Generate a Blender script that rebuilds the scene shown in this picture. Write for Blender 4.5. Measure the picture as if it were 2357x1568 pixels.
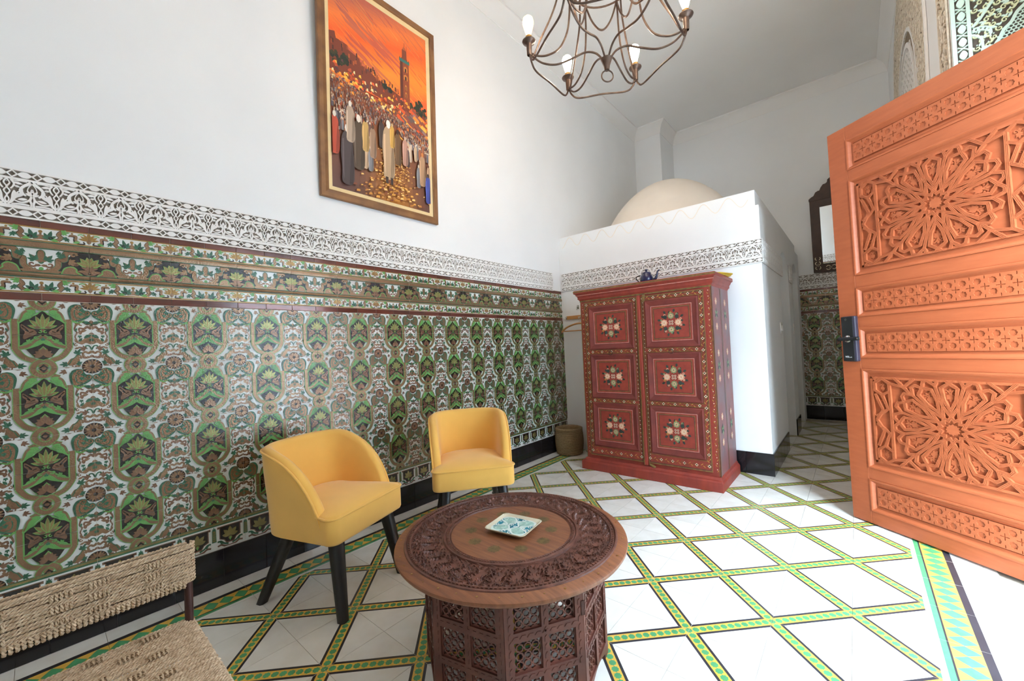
import bpy, bmesh, math, random
from mathutils import Vector, Matrix
from mathutils.geometry import tessellate_polygon
for o in list(bpy.data.objects): bpy.data.objects.remove(o)
SC = bpy.context.scene; COL = SC.collection
PI = math.pi; R = math.radians
sin, cos = math.sin, math.cos
rnd = random.Random(7)
# ---------------------------------------------------------------- camera
cd = bpy.data.cameras.new('camera'); cam = bpy.data.objects.new('camera', cd); COL.objects.link(cam)
cd.sensor_fit = 'HORIZONTAL'; cd.sensor_width = 36.0; cd.lens = 930.477 * 36 / 2357; cd.clip_start = .02; cd.clip_end = 100
cr_, cu_, cf_ = (.76064, .647545, -.0459566), (.0467981, .0159123, .9987776), (-.6474848, .761861, .0182003)
cam.matrix_world = Matrix(((cr_[0], cu_[0], -cf_[0], 2.5743), (cr_[1], cu_[1], -cf_[1], -2.18068), (cr_[2], cu_[2], -cf_[2], 1.16418), (0, 0, 0, 1)))
SC.camera = cam
# ---------------------------------------------------------------- world, light, exposure
SKY = 66.0
wd = bpy.data.worlds.new('sky'); SC.world = wd; wd.use_nodes = True
bg = wd.node_tree.nodes['Background']; bg.inputs[0].default_value = (.70, .86, 1.0, 1); bg.inputs[1].default_value = SKY
def portal(name, loc, rot, sx, sy):
    l = bpy.data.lights.new(name, 'AREA'); l.shape = 'RECTANGLE'; l.size = sx; l.size_y = sy; l.cycles.is_portal = True
    o = bpy.data.objects.new(name, l); COL.objects.link(o); o.location = loc; o.rotation_euler = rot; return o
SC.view_settings.view_transform = 'Standard'; SC.view_settings.look = 'None'; SC.view_settings.gamma = 1
SC.view_settings.use_curve_mapping = False; SC.view_settings.exposure = 0.0
SC.cycles.max_bounces = 10; SC.cycles.diffuse_bounces = 7; SC.cycles.glossy_bounces = 4
# ---------------------------------------------------------------- materials
def lin(h):
    h = h.lstrip('#'); c = [int(h[i:i + 2], 16) / 255 for i in (0, 2, 4)]
    return tuple(x / 12.92 if x <= .04045 else ((x + .055) / 1.055) ** 2.4 for x in c)
MATS = {}
def mat(name, hexc, rough=.5, metal=0., spec=.5, var=.08, vscale=8., bump=0., bscale=60., coat=0., wood=None, objvar=0., emit=None, stretch=None, hex2=None, aniso=0):
    m = bpy.data.materials.new(name); m.use_nodes = True; nt = m.node_tree; N = nt.nodes; L = nt.links
    b = N['Principled BSDF']; c = lin(hexc)
    b.inputs['Roughness'].default_value = rough; b.inputs['Metallic'].default_value = metal
    b.inputs['Specular IOR Level'].default_value = spec; b.inputs['Coat Weight'].default_value = coat; b.inputs['Coat Roughness'].default_value = .06
    tc = N.new('ShaderNodeTexCoord'); mp = N.new('ShaderNodeMapping'); L.new(tc.outputs['Object'], mp.inputs[0])
    if stretch: mp.inputs['Scale'].default_value = stretch
    nz = N.new('ShaderNodeTexNoise'); nz.inputs['Scale'].default_value = vscale; nz.inputs['Detail'].default_value = 5; L.new(mp.outputs[0], nz.inputs['Vector'])
    mix = N.new('ShaderNodeMix'); mix.data_type = 'RGBA'
    c2 = lin(hex2) if hex2 else tuple(x * (1 - 2.2 * var) for x in c); c1 = c if hex2 else tuple(min(1, x * (1 + var)) for x in c)
    mix.inputs['A'].default_value = (*c2, 1); mix.inputs['B'].default_value = (*c1, 1)
    rp = N.new('ShaderNodeMapRange'); rp.inputs[1].default_value = .3; rp.inputs[2].default_value = .7; L.new(nz.outputs[0], rp.inputs[0]); L.new(rp.outputs[0], mix.inputs['Factor'])
    out = mix.outputs['Result']
    if objvar:
        oi = N.new('ShaderNodeObjectInfo'); hs = N.new('ShaderNodeHueSaturation'); mr = N.new('ShaderNodeMapRange')
        mr.inputs[3].default_value = 1 - objvar; mr.inputs[4].default_value = 1 + objvar; L.new(oi.outputs['Random'], mr.inputs[0]); L.new(mr.outputs[0], hs.inputs['Value'])
        L.new(out, hs.inputs['Color']); out = hs.outputs['Color']
    L.new(out, b.inputs['Base Color'])
    if bump:
        n2 = N.new('ShaderNodeTexNoise'); n2.inputs['Scale'].default_value = bscale; n2.inputs['Detail'].default_value = 3; L.new(mp.outputs[0], n2.inputs['Vector'])
        bp = N.new('ShaderNodeBump'); bp.inputs['Strength'].default_value = bump; bp.inputs['Distance'].default_value = .004; L.new(n2.outputs[0], bp.inputs['Height']); L.new(bp.outputs[0], b.inputs['Normal'])
    if emit:
        b.inputs['Emission Color'].default_value = (*lin(emit[0]), 1); b.inputs['Emission Strength'].default_value = emit[1]
    MATS[name] = m; return m
mat('plaster', 'eff1f2', .75, var=.012, vscale=2, bump=.03, bscale=25)
mat('ceiling_paint', 'f0f0ef', .8, var=.01, vscale=2)
mat('dome_plaster', 'efe4d6', .7, var=.02, vscale=4)
mat('stucco_white', 'f1f0ee', .7, var=.02, vscale=20)
mat('stucco_shade', '857b70', .9, var=.12, vscale=30)  # grey tone puts the shade of the carved recesses into the colour
mat('stucco_aged', 'e6dccb', .85, var=.1, vscale=45, bump=.2, bscale=90)
mat('stucco_aged_back', '8d7d69', .9, var=.15, vscale=45)
mat('mint', 'd8f0e2', .6, var=.03)
mat('mint_yellow', 'dfe3b8', .6, var=.04)
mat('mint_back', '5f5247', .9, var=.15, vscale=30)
mat('added_yard_grey', '75797d', .8, var=.05)  # grey of the added courtyard, kept dim to hold down its bounce light
mat('grout', 'c4b8a8', .85, var=.08, vscale=30)
mat('floor_grout', 'a39a8b', .85, var=.1, vscale=20)
mat('floor_white', 'e6e5df', .22, spec=.5, var=.025, vscale=9, objvar=.03, hex2='dad7ce')
mat('floor_black', '33343a', .3, var=.08)
mat('floor_yellow', 'dcb04c', .3, var=.06, vscale=30)
mat('floor_green', '4f9a68', .3, var=.07, vscale=30)
mat('skirting_black', '1b1a1e', .12, var=.2, vscale=4, stretch=(1, 6, 1), objvar=.15)
TG = dict(bump=.35, bscale=170)
mat('tile_white', 'd9dedb', .16, spec=.6, var=.03, bump=.12, bscale=60)
mat('tile_tan', '97795c', .22, metal=.55, spec=.8, var=.16, vscale=14, hex2='86694f', **TG)
mat('tile_green', '5f9a52', .2, spec=.7, var=.08, vscale=30, **TG)
mat('tile_dark_green', '2c6048', .2, spec=.7, var=.1, vscale=30, **TG)
mat('tile_black', '211c1d', .18, spec=.7, var=.1, **TG)
mat('tile_olive', '958b58', .22, metal=.5, spec=.8, var=.12, vscale=25, **TG)
mat('tile_purple', '8a6a55', .22, metal=.55, spec=.8, var=.12, vscale=25, **TG)
mat('tile_gold', 'a27f45', .22, metal=.4, spec=.8, var=.12, vscale=25, **TG)
mat('tile_red', '7c3d33', .12, metal=.25, spec=.8, var=.2, vscale=7, hex2='4f3a31', objvar=.3, bump=.06, bscale=20)
TM = ['tile_white', 'tile_tan', 'tile_green', 'tile_dark_green', 'tile_black', 'tile_olive', 'tile_purple', 'tile_gold']
W_, T_, G_, D_, K_, O_, P_, B_ = range(8)
mat('velvet', 'eeb95c', .8, spec=.25, var=.03, vscale=5)
MATS['velvet'].node_tree.nodes['Principled BSDF'].inputs['Sheen Weight'].default_value = .35
mat('black_wood', '1d1b1a', .35, var=.2, vscale=20, stretch=(1, 1, .1))
mat('table_wood', '8a5636', .42, var=.16, vscale=9, stretch=(1, 9, 1), hex2='6d4029', bump=.1, bscale=40)
mat('table_carved', '6f4233', .5, var=.25, vscale=30, hex2='4d2c22', bump=.3, bscale=200)
mat('table_base', '6a3a2c', .48, var=.2, vscale=10, stretch=(1, 1, .2), hex2='4a2720')
mat('brass', 'b9925a', .35, metal=.9, var=.1)
mat('inlay_olive', '6d5a35', .4, metal=.3, var=.2, vscale=90)
mat('door_wood', 'a05432', .5, spec=.35, var=.07, vscale=4, stretch=(2, 12, 2), hex2='954c2c')
mat('door_wood_deep', 'a5552f', .5, var=.1, vscale=8)
mat('lock_black', '17181a', .25, var=.1); mat('lock_side', '2b2733', .35, var=.1)
mat('chrome', 'd9dbdb', .12, metal=1, var=.02)
mat('white_print', 'd9dbdb', .5, var=.01)
mat('w_red', '963a2b', .5, var=.14, vscale=7, stretch=(3, 3, .7), hex2='7e2f26', bump=.1, bscale=50)
mat('w_maroon', '7c332b', .5, var=.18, vscale=9, hex2='652a26')
mat('w_gold', '836633', .5, var=.2, vscale=40, hex2='5d452a')
mat('w_pink', 'cf9084', .5, var=.15, vscale=40)
mat('w_dark', '35302b', .6, var=.1); mat('w_leaf', '2b3b36', .5, var=.1); mat('w_sage', '7d9468', .5, var=.15, vscale=90)
mat('w_rose', 'dba183', .5, var=.15, vscale=120); mat('w_cream', 'dcc9ad', .5, var=.1); mat('w_yellow', 'b98a3a', .5, var=.1)
mat('w_side', '8c4a46', .5, var=.25, vscale=5, hex2='756064')
mat('rope', 'd3bb9d', .85, var=.22, vscale=60, hex2='ab9173')
mat('rust_metal', '4a2f29', .5, metal=.4, var=.2, vscale=20)
mat('iron', '6e5d52', .42, metal=.65, var=.2, vscale=25, hex2='4d3b33')
mat('bulb', 'ffd9a0', .1, emit=('ffe9cf', 135))
mat('bulb_amber', 'ffb45a', .1, emit=('ffb866', 25))
mat('basket', '9d8461', .85, var=.2, vscale=80, hex2='7e6747')
mat('enamel_blue', '161a4a', .12, var=.15, coat=.4)
mat('enamel_black', '101018', .2, var=.1)
mat('yellow_cloth', 'd9b53c', .7, var=.1)
mat('hanger_wood', 'c08a4e', .45, var=.12, vscale=12, stretch=(.5, 8, 8))
mat('frame_wood', '93663a', .5, var=.22, vscale=8, hex2='6d472a', bump=.15, bscale=40, stretch=(1, 1, 1))
mat('frame_cream', 'e8cf9c', .6, var=.05)
mat('mirror_glass', 'eef2f2', .01, metal=1, var=0); mat('mirror_wood', '3b2216', .45, var=.2, vscale=12); mat('shell', 'd8cbab', .3, var=.1, vscale=40)
mat('dish_glaze', 'dfeee8', .12, var=.03, coat=.3); mat('dish_pale', 'a9cfc4', .15, var=.15, vscale=60); mat('dish_teal', '2f7f92', .15, var=.2, vscale=40); mat('dish_rim', 'cfc8ae', .2, var=.05)
mat('switch_white', 'f0f0ee', .35, var=.01)
def mcol(name, rough=.55):
    m = bpy.data.materials.new(name); m.use_nodes = True; nt = m.node_tree
    a = nt.nodes.new('ShaderNodeAttribute'); a.attribute_name = 'Col'; b = nt.nodes['Principled BSDF']; b.inputs['Roughness'].default_value = rough
    nt.links.new(a.outputs['Color'], b.inputs['Base Color']); MATS[name] = m
mcol('painted_canvas')
# ---------------------------------------------------------------- mesh helpers
def area2(p): return sum(p[i][0] * p[(i + 1) % len(p)][1] - p[(i + 1) % len(p)][0] * p[i][1] for i in range(len(p))) / 2
def dedupe(p, e=1e-6):
    o = []
    for a in p:
        if not o or abs(a[0] - o[-1][0]) + abs(a[1] - o[-1][1]) > e: o.append(a)
    while len(o) > 1 and abs(o[0][0] - o[-1][0]) + abs(o[0][1] - o[-1][1]) < e: o.pop()
    return o
class MB:
    def __init__(s): s.v = []; s.f = []; s.m = []; s.sm = []
    def idx(s, pts): n = len(s.v); s.v.extend([tuple(p) for p in pts]); return list(range(n, len(s.v)))
    def face(s, ids, m=0, sm=False): s.f.append(ids); s.m.append(m); s.sm.append(sm)
    def ng(s, pts, m=0): s.face(s.idx(pts), m)
    def box(s, x0, x1, y0, y1, z0, z1, m=0, M=None):
        P = [(x, y, z) for z in (z0, z1) for y in (y0, y1) for x in (x0, x1)]
        if M: P = [tuple(M @ Vector(p)) for p in P]
        i = s.idx(P)
        for f in ((0, 2, 3, 1), (4, 5, 7, 6), (0, 1, 5, 4), (2, 6, 7, 3), (0, 4, 6, 2), (1, 3, 7, 5)): s.face([i[k] for k in f], m)
        return s
    def prism(s, p, z0, z1, m=0, sides=True, bot=False):
        p = dedupe(p)
        if len(p) < 3: return
        if area2(p) < 0: p = p[::-1]
        t = s.idx([(a[0], a[1], z1) for a in p]); s.face(t, m)
        if sides and z1 - z0 > 1e-5:
            b = s.idx([(a[0], a[1], z0) for a in p]); n = len(p)
            for k in range(n): s.face([b[k], b[(k + 1) % n], t[(k + 1) % n], t[k]], m)
            if bot: s.face(b[::-1], m)
    def plate(s, outer, holes, z0, z1, m=0, back=False):
        if area2(outer) < 0: outer = outer[::-1]
        holes = [h[::-1] if area2(h) > 0 else h for h in holes]
        loops = [outer] + holes; flat = [p for l in loops for p in l]
        t = s.idx([(p[0], p[1], z1) for p in flat]); b = s.idx([(p[0], p[1], z0) for p in flat])
        for tri in tessellate_polygon([[Vector((p[0], p[1], 0)) for p in l] for l in loops]):
            a = flat[tri[0]], flat[tri[1]], flat[tri[2]]
            tr = list(tri) if area2(a) > 0 else list(tri)[::-1]
            s.face([t[k] for k in tr], m)
            if back: s.face([b[k] for k in tr[::-1]], m)
        o = 0
        for l in loops:
            n = len(l)
            for k in range(n): s.face([b[o + k], b[o + (k + 1) % n], t[o + (k + 1) % n], t[o + k]], m)
            o += n
    def tube(s, path, r, m=0, n=8, closed=False, cap=True, flat=1.):
        P = [Vector(p) for p in path]; K = len(P); rings = []; up = None
        rr = r if hasattr(r, '__len__') else [r] * K
        for k in range(K):
            a = P[(k - 1) % K] if (k or closed) else P[0]; b = P[(k + 1) % K] if (k < K - 1 or closed) else P[-1]
            t = (b - a).normalized()
            if up is None:
                up = Vector((0, 0, 1)) if abs(t.z) < .9 else Vector((1, 0, 0))
            x = t.cross(up).normalized(); up = x.cross(t).normalized()
            rings.append(s.idx([P[k] + rr[k] * (cos(2 * PI * j / n) * x + flat * sin(2 * PI * j / n) * up) for j in range(n)]))
        for k in range(K if closed else K - 1):
            A, B = rings[k], rings[(k + 1) % K]
            for j in range(n): s.face([A[j], A[(j + 1) % n], B[(j + 1) % n], B[j]], m, True)
        if cap and not closed: s.face(rings[0][::-1], m); s.face(rings[-1], m)
        return s
    def lathe(s, prof, n=32, m=0, c=(0, 0, 0), sm=True, a0=0, a1=2 * PI, M=None):
        rings = []; full = abs(a1 - a0 - 2 * PI) < 1e-6; k = n if full else n + 1
        for r, z in prof:
            pts = [Vector((c[0] + r * cos(a0 + (a1 - a0) * j / n), c[1] + r * sin(a0 + (a1 - a0) * j / n), c[2] + z)) for j in range(k)]
            rings.append(s.idx([M @ p for p in pts] if M else pts))
        for A, B in zip(rings, rings[1:]):
            for j in range(n): s.face([A[j], A[(j + 1) % k], B[(j + 1) % k], B[j]], m, sm)
        return s
    def loft(s, rings, m=0, closed=True, sm=True, caps=(False, False)):
        I = [s.idx(r) for r in rings]; n = len(rings[0])
        for A, B in zip(I, I[1:]):
            for j in range(n if closed else n - 1): s.face([A[j], A[(j + 1) % n], B[(j + 1) % n], B[j]], m, sm)
        if caps[0]: s.face(I[0][::-1], m)
        if caps[1]: s.face(I[-1], m)
    def mesh(s, name, mats, weld=False, sharp=40):
        me = bpy.data.meshes.new(name); me.from_pydata(s.v, [], s.f); me.update()
        for k in mats: me.materials.append(MATS[k])
        me.polygons.foreach_set('material_index', s.m); me.polygons.foreach_set('use_smooth', s.sm)
        if weld:
            bm = bmesh.new(); bm.from_mesh(me); bmesh.ops.remove_doubles(bm, verts=bm.verts, dist=1e-5); bmesh.ops.recalc_face_normals(bm, faces=bm.faces); bm.to_mesh(me); bm.free()
        if any(s.sm): me.set_sharp_from_angle(angle=R(sharp))
        return me
    def build(s, name, mats, parent=None, loc=None, rot=None, weld=False, sharp=40, bevel=0):
        return put(name, s.mesh(name, [mats] if isinstance(mats, str) else mats, weld, sharp), parent, loc, rot, bevel)
def put(name, me, parent=None, loc=None, rot=None, bevel=0):
    o = bpy.data.objects.new(name, me); COL.objects.link(o)
    if parent: o.parent = parent
    if loc: o.location = loc
    if rot: o.rotation_euler = rot
    if bevel:
        b = o.modifiers.new('bevel', 'BEVEL'); b.width = bevel; b.segments = 2; b.limit_method = 'ANGLE'; b.angle_limit = R(35)
    return o
def thing(name, label, cat, loc=(0, 0, 0), rot=(0, 0, 0), group=None):
    o = bpy.data.objects.new(name, None); COL.objects.link(o); o.location = loc; o.rotation_euler = rot; o.empty_display_size = .05
    return tag(o, label, cat, group)
def tag(o, label, cat, group=None, kind=None):
    o['label'] = label; o['category'] = cat
    if group: o['group'] = group
    if kind: o['kind'] = kind
    return o
def struct(o, label, cat): return tag(o, label, cat, None, 'structure')
LW = (R(90), 0, R(90)); FW = (R(90), 0, 0)          # mesh X,Y,Z -> along wall, up, out (x = const wall / wall facing -y)
def crv(P, n=6, closed=False):
    out = []; K = len(P)
    g = (lambda i: P[i % K]) if closed else (lambda i: P[max(0, min(K - 1, i))])
    for i in range(K if closed else K - 1):
        a, b, c, d = g(i - 1), g(i), g(i + 1), g(i + 2)
        for j in range(n):
            t = j / n
            out.append(tuple(.5 * (2 * b[k] + (c[k] - a[k]) * t + (2 * a[k] - 5 * b[k] + 4 * c[k] - d[k]) * t * t + (3 * b[k] - a[k] - 3 * c[k] + d[k]) * t ** 3) for k in range(len(b))))
    if not closed: out.append(tuple(P[-1]))
    return out
def clip(p, x0, x1, y0, y1):
    for ax, lim, sg in ((0, x0, 1), (0, x1, -1), (1, y0, 1), (1, y1, -1)):
        o = []
        for i in range(len(p)):
            a, b = p[i - 1], p[i]; da, db = sg * (a[ax] - lim), sg * (b[ax] - lim)
            if (da >= 0) != (db >= 0):
                t = da / (da - db); o.append((a[0] + (b[0] - a[0]) * t, a[1] + (b[1] - a[1]) * t))
            if db >= 0: o.append(b)
        p = o
        if len(p) < 3: return []
    return p
class Pat(MB):
    """flat inlay / relief drawing: u to the right, v DOWN, scaled by S, clipped to a rectangle given in u,v; every shape a hair above the one before"""
    def __init__(s, S, win, z=0., eps=4e-5, h=0., orig=None):
        super().__init__(); s.S = S; s.win = win; s.z = z; s.eps = eps; s.h = h; s.org = orig or ((win[0] + win[1]) / 2, (win[2] + win[3]) / 2)
    def add(s, pts, m=0, mir=False, step=True):
        if step: s.z += s.eps
        for sg in ((1, -1) if mir else (1,)):
            q = clip([(sg * a[0], a[1]) for a in pts], *s.win); q = dedupe([((a[0] - s.org[0]) * s.S, (s.org[1] - a[1]) * s.S) for a in q], 1e-6)
            if len(q) > 2 and abs(area2(q)) > 1e-9: s.prism(q, s.z - s.h, s.z, m, s.h > 0)
    def blob(s, pts, m, mir=False, n=4): s.add(crv(pts, n, True), m, mir)
    def stroke(s, path, w, m, mir=False, out=None, ow=.014, n=5, smooth=True, closed=False):
        P = crv(path, n, closed) if smooth else list(path)
        if out is not None: s._rib(P, w, ow, out, mir, closed)
        s._rib(P, w, 0, m, mir, closed)
    def _rib(s, P, w, ow, m, mir, closed=False):
        s.z += s.eps; K = len(P); L = []; Rr = []
        for k in range(K):
            a = P[(k - 1) % K] if (k or closed) else P[0]; b = P[(k + 1) % K] if (k < K - 1 or closed) else P[-1]
            dx, dy = b[0] - a[0], b[1] - a[1]; l = math.hypot(dx, dy) or 1; t = k / max(1, K - 1)
            ww = (w[0] + (w[1] - w[0]) * t if hasattr(w, '__len__') else w) / 2 + ow
            if 0 < k < K - 1 or closed:
                d1 = (P[k][0] - a[0], P[k][1] - a[1]); d2 = (b[0] - P[k][0], b[1] - P[k][1]); l1 = math.hypot(*d1) or 1; l2 = math.hypot(*d2) or 1
                cs = max(-1, min(1, (d1[0] * d2[0] + d1[1] * d2[1]) / l1 / l2)); ww /= max(.45, math.sqrt((1 + cs) / 2))
            nx, ny = -dy / l * ww, dx / l * ww; L.append((P[k][0] + nx, P[k][1] + ny)); Rr.append((P[k][0] - nx, P[k][1] - ny))
        for k in range(K if closed else K - 1):
            j = (k + 1) % K; s.add([L[k], L[j], Rr[j], Rr[k]], m, mir, False)
    def leaf(s, u, v, ang, L, w, m, mir=False):
        a = R(ang); dx, dy = cos(a), -sin(a); nx, ny = -dy, dx
        pr = ((0, .12), (.25, .75), (.5, 1), (.75, .7), (1, 0))
        p = [(u + dx * L * t + nx * w / 2 * k, v + dy * L * t + ny * w / 2 * k) for t, k in pr] + [(u + dx * L * t - nx * w / 2 * k, v + dy * L * t - ny * w / 2 * k) for t, k in pr[-2::-1]]
        s.add(p, m, mir)
    def acanthus(s, u, v, ang, L, m, mir=False):
        s.leaf(u, v, ang, L, L * .34, m, mir); s.leaf(u, v, ang + 38, L * .75, L * .3, m, mir); s.leaf(u, v, ang - 38, L * .75, L * .3, m, mir); s.leaf(u, v, ang + 75, L * .5, L * .22, m, mir); s.leaf(u, v, ang - 75, L * .5, L * .22, m, mir)
    def disc(s, u, v, r, m, mir=False, n=14, ry=None): s.add([(u + r * cos(2 * PI * k / n), v + (ry or r) * sin(2 * PI * k / n)) for k in range(n)], m, mir)
    def curl(s, u, v, r, a0, turns, w, m, mir=False, out=None, sg=1):
        n = int(10 * turns); s.stroke([(u + r * (1 - .8 * k / n) * cos(R(a0) + sg * 2 * PI * turns * k / n), v - r * (1 - .8 * k / n) * sin(R(a0) + sg * 2 * PI * turns * k / n)) for k in range(n + 1)], (w, w * .6), m, mir, out, .01, 1, False)
def star(r1, r2, n, a0=0, c=(0, 0)): return [(c[0] + (r1 if k % 2 == 0 else r2) * cos(a0 + PI * k / n), c[1] + (r1 if k % 2 == 0 else r2) * sin(a0 + PI * k / n)) for k in range(2 * n)]
# ================================================================ setting
CH = 4.55; RX = 3.03; BY = 4.71; NY = -3.3; HX = 2.006; HY = 1.755
def boxes(name, lst, m, parent=None, bevel=0):
    b = MB()
    for q in lst: b.box(*q)
    return b.build(name, m, parent, bevel=bevel)
floor = boxes('floor', [(0, 3.6, NY, BY, -.06, -.006)], 'floor_grout'); struct(floor, 'white cement tile floor with a green and yellow diagonal lattice', 'floor')
wall_left = boxes('wall_left', [(-.15, 0, NY, BY, -.06, CH)], 'plaster'); struct(wall_left, 'long left wall, white plaster above a dado of green lustre tiles', 'wall')
wall_back = boxes('wall_back', [(-.15, RX, BY, BY + .15, -.06, CH)], 'plaster'); struct(wall_back, 'far back wall behind the domed cube, tiled below the mirror', 'wall')
chase = boxes('wall_chase', [(0, .41, 4.126, BY - .001, 2.2, CH)], 'plaster'); struct(chase, 'white boxed pipe chase in the far upper corner', 'wall')
ceiling = boxes('ceiling', [(-.15, 3.6, NY - .15, BY + .15, CH, CH + .1)], 'ceiling_paint'); struct(ceiling, 'high white ceiling', 'ceiling')
wall_near = boxes('wall_near', [(-.15, 3.4, NY - .15, NY, -.06, CH)], 'plaster'); struct(wall_near, 'wall behind the viewpoint seen in the mirror', 'wall')
wall_right = boxes('wall_right', [(RX, 3.4, .97, BY, -.06, CH), (RX, 3.4, -.95, .97, 3.4, CH), (RX, 3.4, NY, -.95, -.06, CH), (3.36, 3.44, .49, .969, -.06, 3.399), (3.36, 3.44, -.949, -.62, -.06, 3.399), (3.36, 3.44, -.62, .49, 2.5, 3.399)], 'plaster')
struct(wall_right, 'right wall with the doorway and carved stucco above', 'wall')
portal('doorway_daylight', (3.46, -.065, 1.25), (0, R(90), 0), 2.5, 1.11)
yard = boxes('ground', [(3.6, 9, -6, 6, -.06, -.02)], 'added_yard_grey'); struct(yard, 'added unseen courtyard paving hiding the sky below the horizon', 'ground')  # added out of view: ground bounce enters the doorway instead of lower sky
yw = boxes('wall_added_yard', [(7.4, 7.6, -6, 6, -.02, 6.0)], 'added_yard_grey'); struct(yw, 'added unseen courtyard wall that cuts off the low sky', 'wall')  # added out of view so that only steep sky light reaches the floor
# cornice: cove swept along the walls in view
def cornice(name, path, label, parent):
    prof = [(0, -.165), (.006, -.165), (.008, -.155), (.02, -.1), (.05, -.05), (.09, -.025), (.1, -.02), (.1, 0)]
    b = MB(); rings = []
    for (x, y, ox, oy) in path: rings.append([(x + ox * p[0], y + oy * p[0], CH + p[1] - .001) for p in prof])
    b.loft(rings, 0, False, True); o = b.build(name, 'ceiling_paint', None, sharp=30); struct(o, label, 'trim'); return o
cornice('trim_1', [(0, NY, 1, 1), (0, 4.126, 1, -1), (.41, 4.126, 1, -1), (.41, BY, 1, -1), (RX, BY, -1, -1), (RX, NY, -1, 1)], 'white cove moulding running round under the ceiling', None)
# ---------------------------------------------------------------- domed cube (hammam)
hb = MB(); T = 2.27
O1, O2 = (2.812, 3.49), (3.86, 4.5)
for y0, y1 in ((HY, O1[0]), (O1[1], O2[0]), (O2[1], BY - .001)): hb.box(1.6, HX, y0, y1, -.02, T)
hb.box(0.001, 1.6, HY, BY - .001, -.02, T)
for y0, y1 in (O1, O2):      # pointed arch above each opening, then a lintel set back
    c = (y0 + y1) / 2; h = (y1 - y0) / 2; A = [(h * cos(t), 1.72 + .36 * sin(t) ** .8) for t in [PI / 2 * k / 10 for k in range(11)]]
    arch = [(c + a, z) for a, z in A] + [(c - a, z) for a, z in A[-2::-1]]
    pts = arch + [(y0, T), (y1, T)]
    f = hb.idx([(HX, p[0], p[1]) for p in pts]); hb.face(f[::-1], 0)
    a = hb.idx([(HX, p[0], p[1]) for p in arch]); d = hb.idx([(1.7, p[0], p[1]) for p in arch])
    for k in range(len(arch) - 1): hb.face([a[k], a[k + 1], d[k + 1], d[k]], 0)
    hb.box(1.6, 1.93, y0, y1, 1.49, T)
hb.box(.001, HX - .03, HY + .03, BY - .001, T, 2.41)
cube = hb.build('wall_hammam', 'plaster'); struct(cube, 'white cube room with a dome behind the red wardrobe', 'wall')
b = MB(); n = 26; b.lathe([(.8 * math.sqrt(max(0, 1 - (k / n) ** (1 / .75))) if k < n else 0.0, .716 * k / n) for k in range(n + 1)], 64, 0, (.88, 2.92, 2.41)); b.build('dome', 'dome_plaster', cube, sharp=60)
b = Pat(1, (-.02, 2.0, 0, 1), 0, 1e-5, .003, (0, 0))
b.stroke([(.03 + .205 * (k / 8), .07 + .052 * cos(2 * PI * k / 8)) for k in range(0, 75)], .005, 0, n=2); b.build('scallop_line', 'dome_plaster', cube, (0, HY + .03 - .0028, 2.41), FW)
def recess(y):      # light switch on the cube's side
    s = thing('light_switch', '', 'switch', (HX, y, 1.235), LW); m = MB(); m.box(-.04, .04, -.06, .06, 0, .01); m.build('plate', 'switch_white', s, bevel=.003)
    m = MB(); m.box(-.016, .016, -.03, .03, .01, .018); m.build('rocker', 'switch_white', s, bevel=.003); return s
recess(2.643)['label'] = 'white light switch on the corner pier nearest the red wardrobe'
recess(3.72)['label'] = 'white light switch on the second pier farther down the passage'
# ---------------------------------------------------------------- floor tiles
A = .25; OX, OY = 2.010, -.0053
def floor_tile_mesh():
    h = A / 2 - .0007; b = MB(); b.box(-h, h, -h, h, -.008, 0, 0)
    r2 = math.sqrt(.5); e = 1.2e-4
    def st(s, t): return (-A / 2 + (s - t) * r2, -A / 2 + (s + t) * r2)
    def add(p, m, z):
        q = clip(p, -h, h, -h, h)
        if len(q) > 2: b.prism(q, z, z, m, False)
    L = A * math.sqrt(2); w, k = .0185, .0105
    add([st(-.05, -w), st(L + .05, -w), st(L + .05, w), st(-.05, w)], 2, e)
    for sg in (1, -1): add([st(w, sg * w), st(L - w, sg * w), st(L - w - k, sg * (w + k)), st(w + k, sg * (w + k))], 1, e)
    for j in range(13):
        add([st(L * j / 12 + x, y) for x, y in star(.0142, .0116, 8, PI / 16 * 0)], 3, 2 * e)
    return b.mesh('floor_tile', ['floor_white', 'floor_black', 'floor_yellow', 'floor_green'])
FT = floor_tile_mesh()
for m in range(-7, 3):
    for n in range(-10, 19):
        cx, cy = OX + A * (m + .5), OY + A * (n + .5)
        if cy > HY and cx < HX - .05 and not (cx > 1.8 and cy < BY): continue
        if cy > BY - .1: continue
        put('floor_tile', FT, floor, (cx, cy, 0), (0, 0, 0 if (m + n) % 2 == 0 else R(90)))
def border_mesh():
    b = MB(); h = A / 2 - .0007; b.box(-h, h, -h, h, -.008, 0, 0); x = lambda v: v - .01 - A / 2; e = 1.2e-4
    for a, c, m in ((.112, .137, 1), (.137, .217, 2), (.217, .223, 1), (.223, .241, 3)): b.prism([(x(a), -h), (x(c), -h), (x(c), h), (x(a), h)], e, e, m, False)
    for k in range(4):
        y = -A / 2 + A * (k + .5) / 4; b.prism([(x(.137), y), (x(.177), y - .031), (x(.217), y), (x(.177), y + .031)], 2 * e, 2 * e, 3, False)
    return b.mesh('border_tile', ['floor_white', 'floor_black', 'floor_yellow', 'floor_green'])
BT = border_mesh()
for n in range(-10, 8):
    cy = OY + A * (n + .5)
    if cy < HY - .1: put('floor_border_tile', BT, floor, (.01 + A / 2, cy, 0))
for n in range(-10, 19):
    cy = OY + A * (n + .5)
    if cy < BY - .1: put('floor_border_tile', BT, floor, (2.865, cy, .0006), (0, 0, PI))
sill = boxes('threshold', [(2.99, 3.6, -.6, .48, -.02, .001), (2.99, RX, NY, BY, -.02, .0005)], 'floor_white', floor)
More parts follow.
